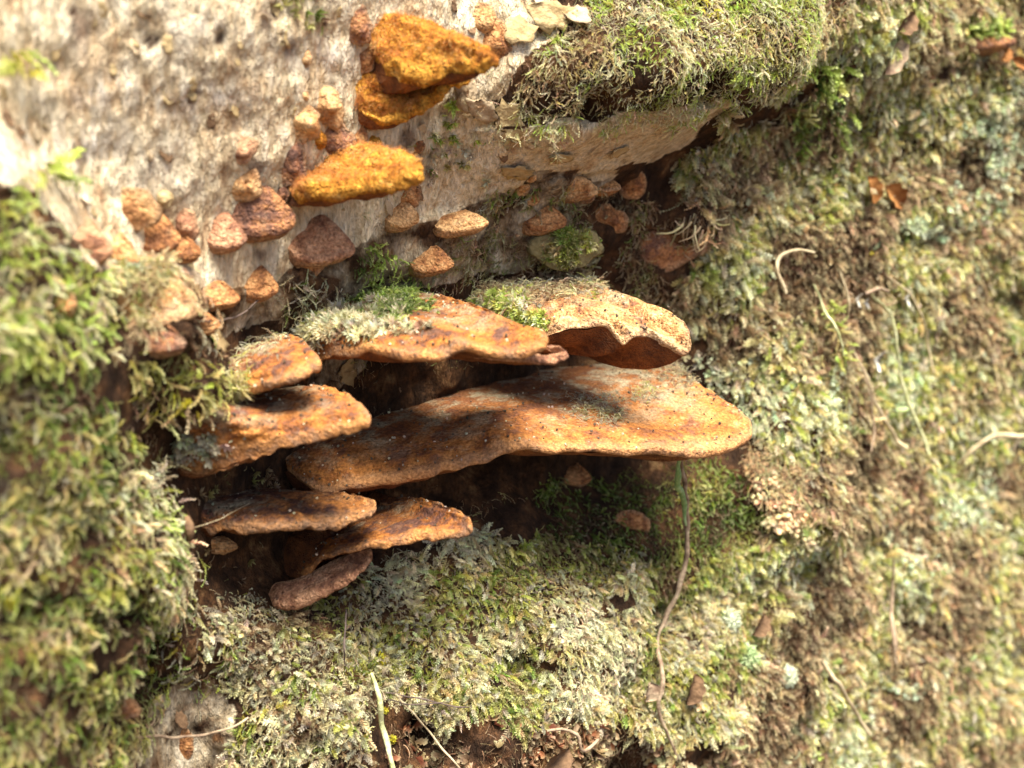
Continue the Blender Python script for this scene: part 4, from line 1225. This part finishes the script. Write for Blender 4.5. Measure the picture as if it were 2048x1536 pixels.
tube('rootlet', [(1195, 1480, 4), (1165, 1500, 6), (1150, 1470, 7), (1120, 1455, 6), (1090, 1460, 4)], [.5, .6, .5, .5, .4], m_root, 'curled brown rootlet in the litter at the bottom', 'rootlet', n=36)
tube('withered_scrap', [(375, 1035, 8), (373, 1055, 9), (374, 1078, 8)], [.8, 1.2, .9], m_flake2, 'stubby grey brown scrap dangling at the left of the dark purplish bracket', 'scrap', n=16)


def dangling(pts, label, size, pal, lift=8, n=46, shoots=(5, 6)):
    pts = np.array(pts, float)
    P = surf(pts[:, 0], pts[:, 1], lift * MM)
    C = catmull(P, n)
    T = np.gradient(C, axis=0)
    T /= np.linalg.norm(T, axis=1)[:, None]
    rn = RNG.normal(0, 1, (n, 3))
    o = stuff('moss_sprig', C, T * .7 + rn * .55, rn, RNG.uniform(size * .6, size * 1.2, n) * MM, RNG.choice(shoots, n), tints(C, pal, .01, 3))
    tag(o, label, 'moss sprig', None, 'stuff')


dangling([(1108, 255), (1106, 280), (1110, 305), (1114, 318)], 'pale moss sprig dangling from the ledge over the bare bark', 2.4, [(CREAM, 1), (PALE, 1)], 6, 50)
dangling([(466, 775), (464, 800), (466, 826)], 'thin yellow moss sprig dangling from the small mossy lobe', 1.8, [(STRAW, 1), (YGREEN, 1)], 14, 36)
dangling([(350, 925), (325, 935), (305, 955), (300, 985)], 'pale curled moss sprig hooking left of the cracked bracket', 3.0, [(PALE, 2), (CREAM, 1)], 8, 56)
dangling([(1660, 600), (1672, 650), (1690, 690), (1680, 720)], 'leafy green sprig hanging along the olive strand', 4.5, [(LIME, 1), (STRAW, 1)], 5, 44, (0, 2))
dangling([(1605, 205), (1608, 260), (1600, 320)], 'stringy green sprig hanging from the right end of the ledge', 5, [(GREEN, 1), (OLIVE, 1)], 4, 40, (0, 1))


# ------------------------------------------------------------------ lichen lumps, yellow crusts, leaves, husks
def cushion(x, y, rpx, label, mat, cat='lichen tuft', nlobes=46, name='lichen_tuft', lift=.3, flat=.8):
    """rounded tuft built of many short branching lobes, one mesh"""
    c = base_of(x, y)
    r = rpx * px_size(c)
    V, F = [], []
    rg = np.random.default_rng(int(x + y))
    for k in range(int(nlobes * 2.6)):
        d = rg.normal(0, 1, 3)
        d = unit(d + EN * .8 - CAM_F * .5)
        root = c + EN * r * lift * .2 + d * r * .35
        pts = np.array([root + (d * q + .25 * rg.normal(0, 1, 3) * q * .5) * r * .65 * flat for q in (0, .4, .75, 1)])
        add_tube(V, F, pts, [r * .06, r * .075, r * .08, r * .03], 4)
    o = mesh_obj(name, np.array(V), F, mat, c)
    core_n = 12
    return tag(o, label, cat)


cushion(1490, 1312, 32, 'rounded pale green lichen tuft near the bottom, right of the long root', m_glichen, nlobes=110)
cushion(1567, 1352, 30, 'mint lichen tuft right of the rounded pale green tuft', m_lichen, nlobes=90)
cushion(1452, 1240, 34, 'pale lichen clump lit bright right of the long root', m_lichen, nlobes=70)
for x, y, r, lab in ((372, 806, 15, 'yellow lichen fleck on the olive moss left of the cracked bracket'), (330, 1222, 13, 'yellow lichen fleck on the rim of the foreground moss, upper of a pair'),
                     (352, 1270, 14, 'yellow lichen fleck on the rim of the foreground moss, lower of a pair'), (300, 1340, 12, 'yellow lichen fleck in the shade of the foreground moss'),
                     (770, 1420, 10, 'yellow lichen on the upper part of the grey stick'), (784, 1478, 12, 'yellow lichen on the lower part of the grey stick'),
                     (757, 1318, 22, 'yellow green lichen patch just above the grey stick'), (1410, 585, 18, 'yellow fleck in moss right of the pale dusty bracket'),
                     (18, 1205, 22, 'blurred yellow lichen at the left edge'), (1738, 510, 10, 'tiny bright yellow fleck on the right slope'), (1700, 935, 12, 'yellow fleck beside the tan moss lump')):
    cushion(x, y, r, lab, m_yellow, 'lichen', 26, 'yellow_lichen', .2, .8)


def dead_leaf(x, y, wpx, hpx, rot, label, mat, lift=4, name='dead_leaf', cat='dead leaf', curl=.5):
    c = surf(x, y, lift * MM)[0]
    ps = px_size(c)
    a, b = wpx * ps / 2, hpx * ps / 2
    u, v = np.meshgrid(np.linspace(-1, 1, 15), np.linspace(-1, 1, 9), indexing='ij')
    wd = np.sqrt(np.clip(1 - u * u, 0, 1)) * (1 + .12 * np.sin(9 * u))
    X, Y = u * a, v * wd * b
    Z = curl * b * (v * v * wd - .4 * u * u) + .15 * b * np.abs(v)
    ax1 = math.cos(rot) * ES + math.sin(rot) * EZ
    ax2 = -math.sin(rot) * ES + math.cos(rot) * EZ
    G = c + X[..., None] * ax1 + Y[..., None] * ax2 + (Z + .12 * b * noise(np.stack([X, Y, Z], -1), a * .3, 4))[..., None] * EN
    G2 = G - EN * .00025
    F = grid_faces(15, 9)
    V = np.concatenate([G.reshape(-1, 3), G2.reshape(-1, 3)])
    Fa = np.concatenate([F, F[:, ::-1] + 135])
    o = mesh_obj(name, V, Fa, mat, c)
    return tag(o, label, cat)


dead_leaf(1745, 380, 60, 36, 1.9, 'curled orange dead leaf on the right slope, left of a pair', m_leaf)
dead_leaf(1790, 392, 70, 40, -.7, 'curled orange dead leaf on the right slope, right of a pair', m_leaf)
dead_leaf(2012, 108, 34, 26, .8, 'orange leaf scrap under the dark shelf at upper right', m_leaf)
dead_leaf(2040, 125, 50, 24, -.3, 'brown leaf scrap at the upper right edge', m_leaf)
dead_leaf(1790, 110, 90, 44, 1.0, 'tan curled leaf flake right of the ledge cushion', m_root)
dead_leaf(1815, 45, 60, 40, .6, 'brown curled leaf right of the ledge top', m_flake2)
dead_leaf(1385, 1380, 66, 44, 1.2, 'brown leaf lying in a hollow by the long root', m_flake2)
dead_leaf(1300, 1385, 40, 44, 1.4, 'small tan scale left of the long root', m_root)
dead_leaf(1520, 1250, 50, 40, .9, 'brown leaf scrap tucked in moss right of the pale lichen clump', m_flake2)
dead_leaf(1115, 1520, 70, 60, .4, 'shiny brown leaf in the litter at the bottom edge', m_flake2)
dead_leaf(1755, 722, 12, 42, -.25, 'white husk standing among the hanging strands', m_white, 6, 'seed_husk', 'husk')
dead_leaf(1716, 600, 8, 28, -.1, 'small white husk near the short brown twig, left of a pair', m_white, 6, 'seed_husk', 'husk')
dead_leaf(1733, 606, 8, 22, .2, 'small white husk near the short brown twig, right of a pair', m_white, 6, 'seed_husk', 'husk')
dead_leaf(1815, 598, 9, 30, -.1, 'small white husk by the thin straw strand', m_white, 6, 'seed_husk', 'husk')

# ------------------------------------------------------------------ bark flakes: pieces of the log
FL = []
for k in range(8):
    rg = np.random.default_rng(200 + k)
    u, v = np.meshgrid(np.linspace(-1, 1, 6), np.linspace(-1, 1, 5), indexing='ij')
    th = np.arctan2(v, u)
    rr = 1 + .25 * rg.normal(0, 1, u.shape)
    sq = np.maximum(np.abs(u), np.abs(v)) / (np.sqrt(u * u + v * v) + 1e-6)
    rj = 1 + .16 * rg.normal(0, 1, u.shape) * (np.maximum(np.abs(u), np.abs(v)) > .8)
    X, Y = 1.25 * u * np.sqrt(1 - v * v / 2) * rj, .7 * v * np.sqrt(1 - u * u / 2) * rj
    Z = .02 + .05 * (u + 1) ** 2 + .04 * rg.normal(0, 1, u.shape) + .06 * v * v
    T = np.stack([X, Y, Z], -1).reshape(-1, 3)
    Bt = T - [0, 0, .06]
    F = grid_faces(6, 5)
    ed = []
    ring = [i * 5 for i in range(6)] + [25 + j for j in range(1, 5)] + [i * 5 + 4 for i in range(4, -1, -1)] + [j for j in range(3, 0, -1)]
    for a, b in zip(ring, ring[1:] + ring[:1]):
        ed.append((b, a, a + 30, b + 30))
    FL.append((np.concatenate([T, Bt]), [tuple(f) for f in F] + [tuple(f) for f in (F[:, ::-1] + 30)] + ed))
FM = []
for (v, f), m in zip(FL, (m_flake3, m_flake3, m_flake1, m_flake2, m_flake3, m_flake3, m_flake2, m_flake1)):
    me = bpy.data.meshes.new('bark_flake')
    me.from_pydata([tuple(p) for p in v], [], f)
    me.materials.append(m)
    me.polygons.foreach_set('use_smooth', np.ones(len(me.polygons), bool))
    FM.append(me)
from mathutils import Matrix


def flake(x, y, wpx, k, spin, lift=.3):
    P = surf(x, y)
    N = wall_nrm(P @ ES, P[:, 2])[0]
    N = unit(N + RNG.normal(0, .18, 3))
    xa = unit(np.cross(EZ, N))
    xa = unit(math.cos(spin) * xa + math.sin(spin) * np.cross(N, xa))
    ya = np.cross(N, xa)
    s = wpx * px_size(P[0]) / 2
    o = bpy.data.objects.new('bark_flake', FM[k])
    COL.objects.link(o)
    o.parent = log
    c = P[0] + N * lift * MM
    o.matrix_local = Matrix(((xa[0] * s, ya[0] * s, N[0] * s, c[0]), (xa[1] * s, ya[1] * s, N[1] * s, c[1]), (xa[2] * s, ya[2] * s, N[2] * s, c[2]), (0, 0, 0, 1)))
    return o


fx = RNG.uniform(-20, 1100, 900)
fy = RNG.uniform(-20, 560, 900)
ok = in_poly(fx, fy, BARE[0])
cnt = 0
for x, y in zip(fx[ok], fy[ok]):
    if cnt >= 70:
        break
    flake(x, y, RNG.uniform(12, 34), int(RNG.integers(0, 8)), RNG.uniform(-1.9, -1.0), -.05)
    cnt += 1
for x, y, wd, k, sp in ((1030, 62, 80, 0, -.5), (1095, 30, 90, 4, -.3), (1150, 30, 60, 2, -.9), (1020, 240, 70, 1, -1.2), (1030, 340, 60, 5, -.2), (1120, 312, 44, 1, -.1), (1235, 300, 40, 1, .3), (930, 180, 60, 7, -1.4), (385, 620, 50, 0, -1.2), (690, 745, 60, 5, -1.5),
                        (430, 680, 60, 0, -1.1), (960, 215, 60, 2, -.6), (360, 1440, 34, 3, -1.3)):
    flake(x, y, wd, k, sp, .5)

print('objects', len(COL.objects))
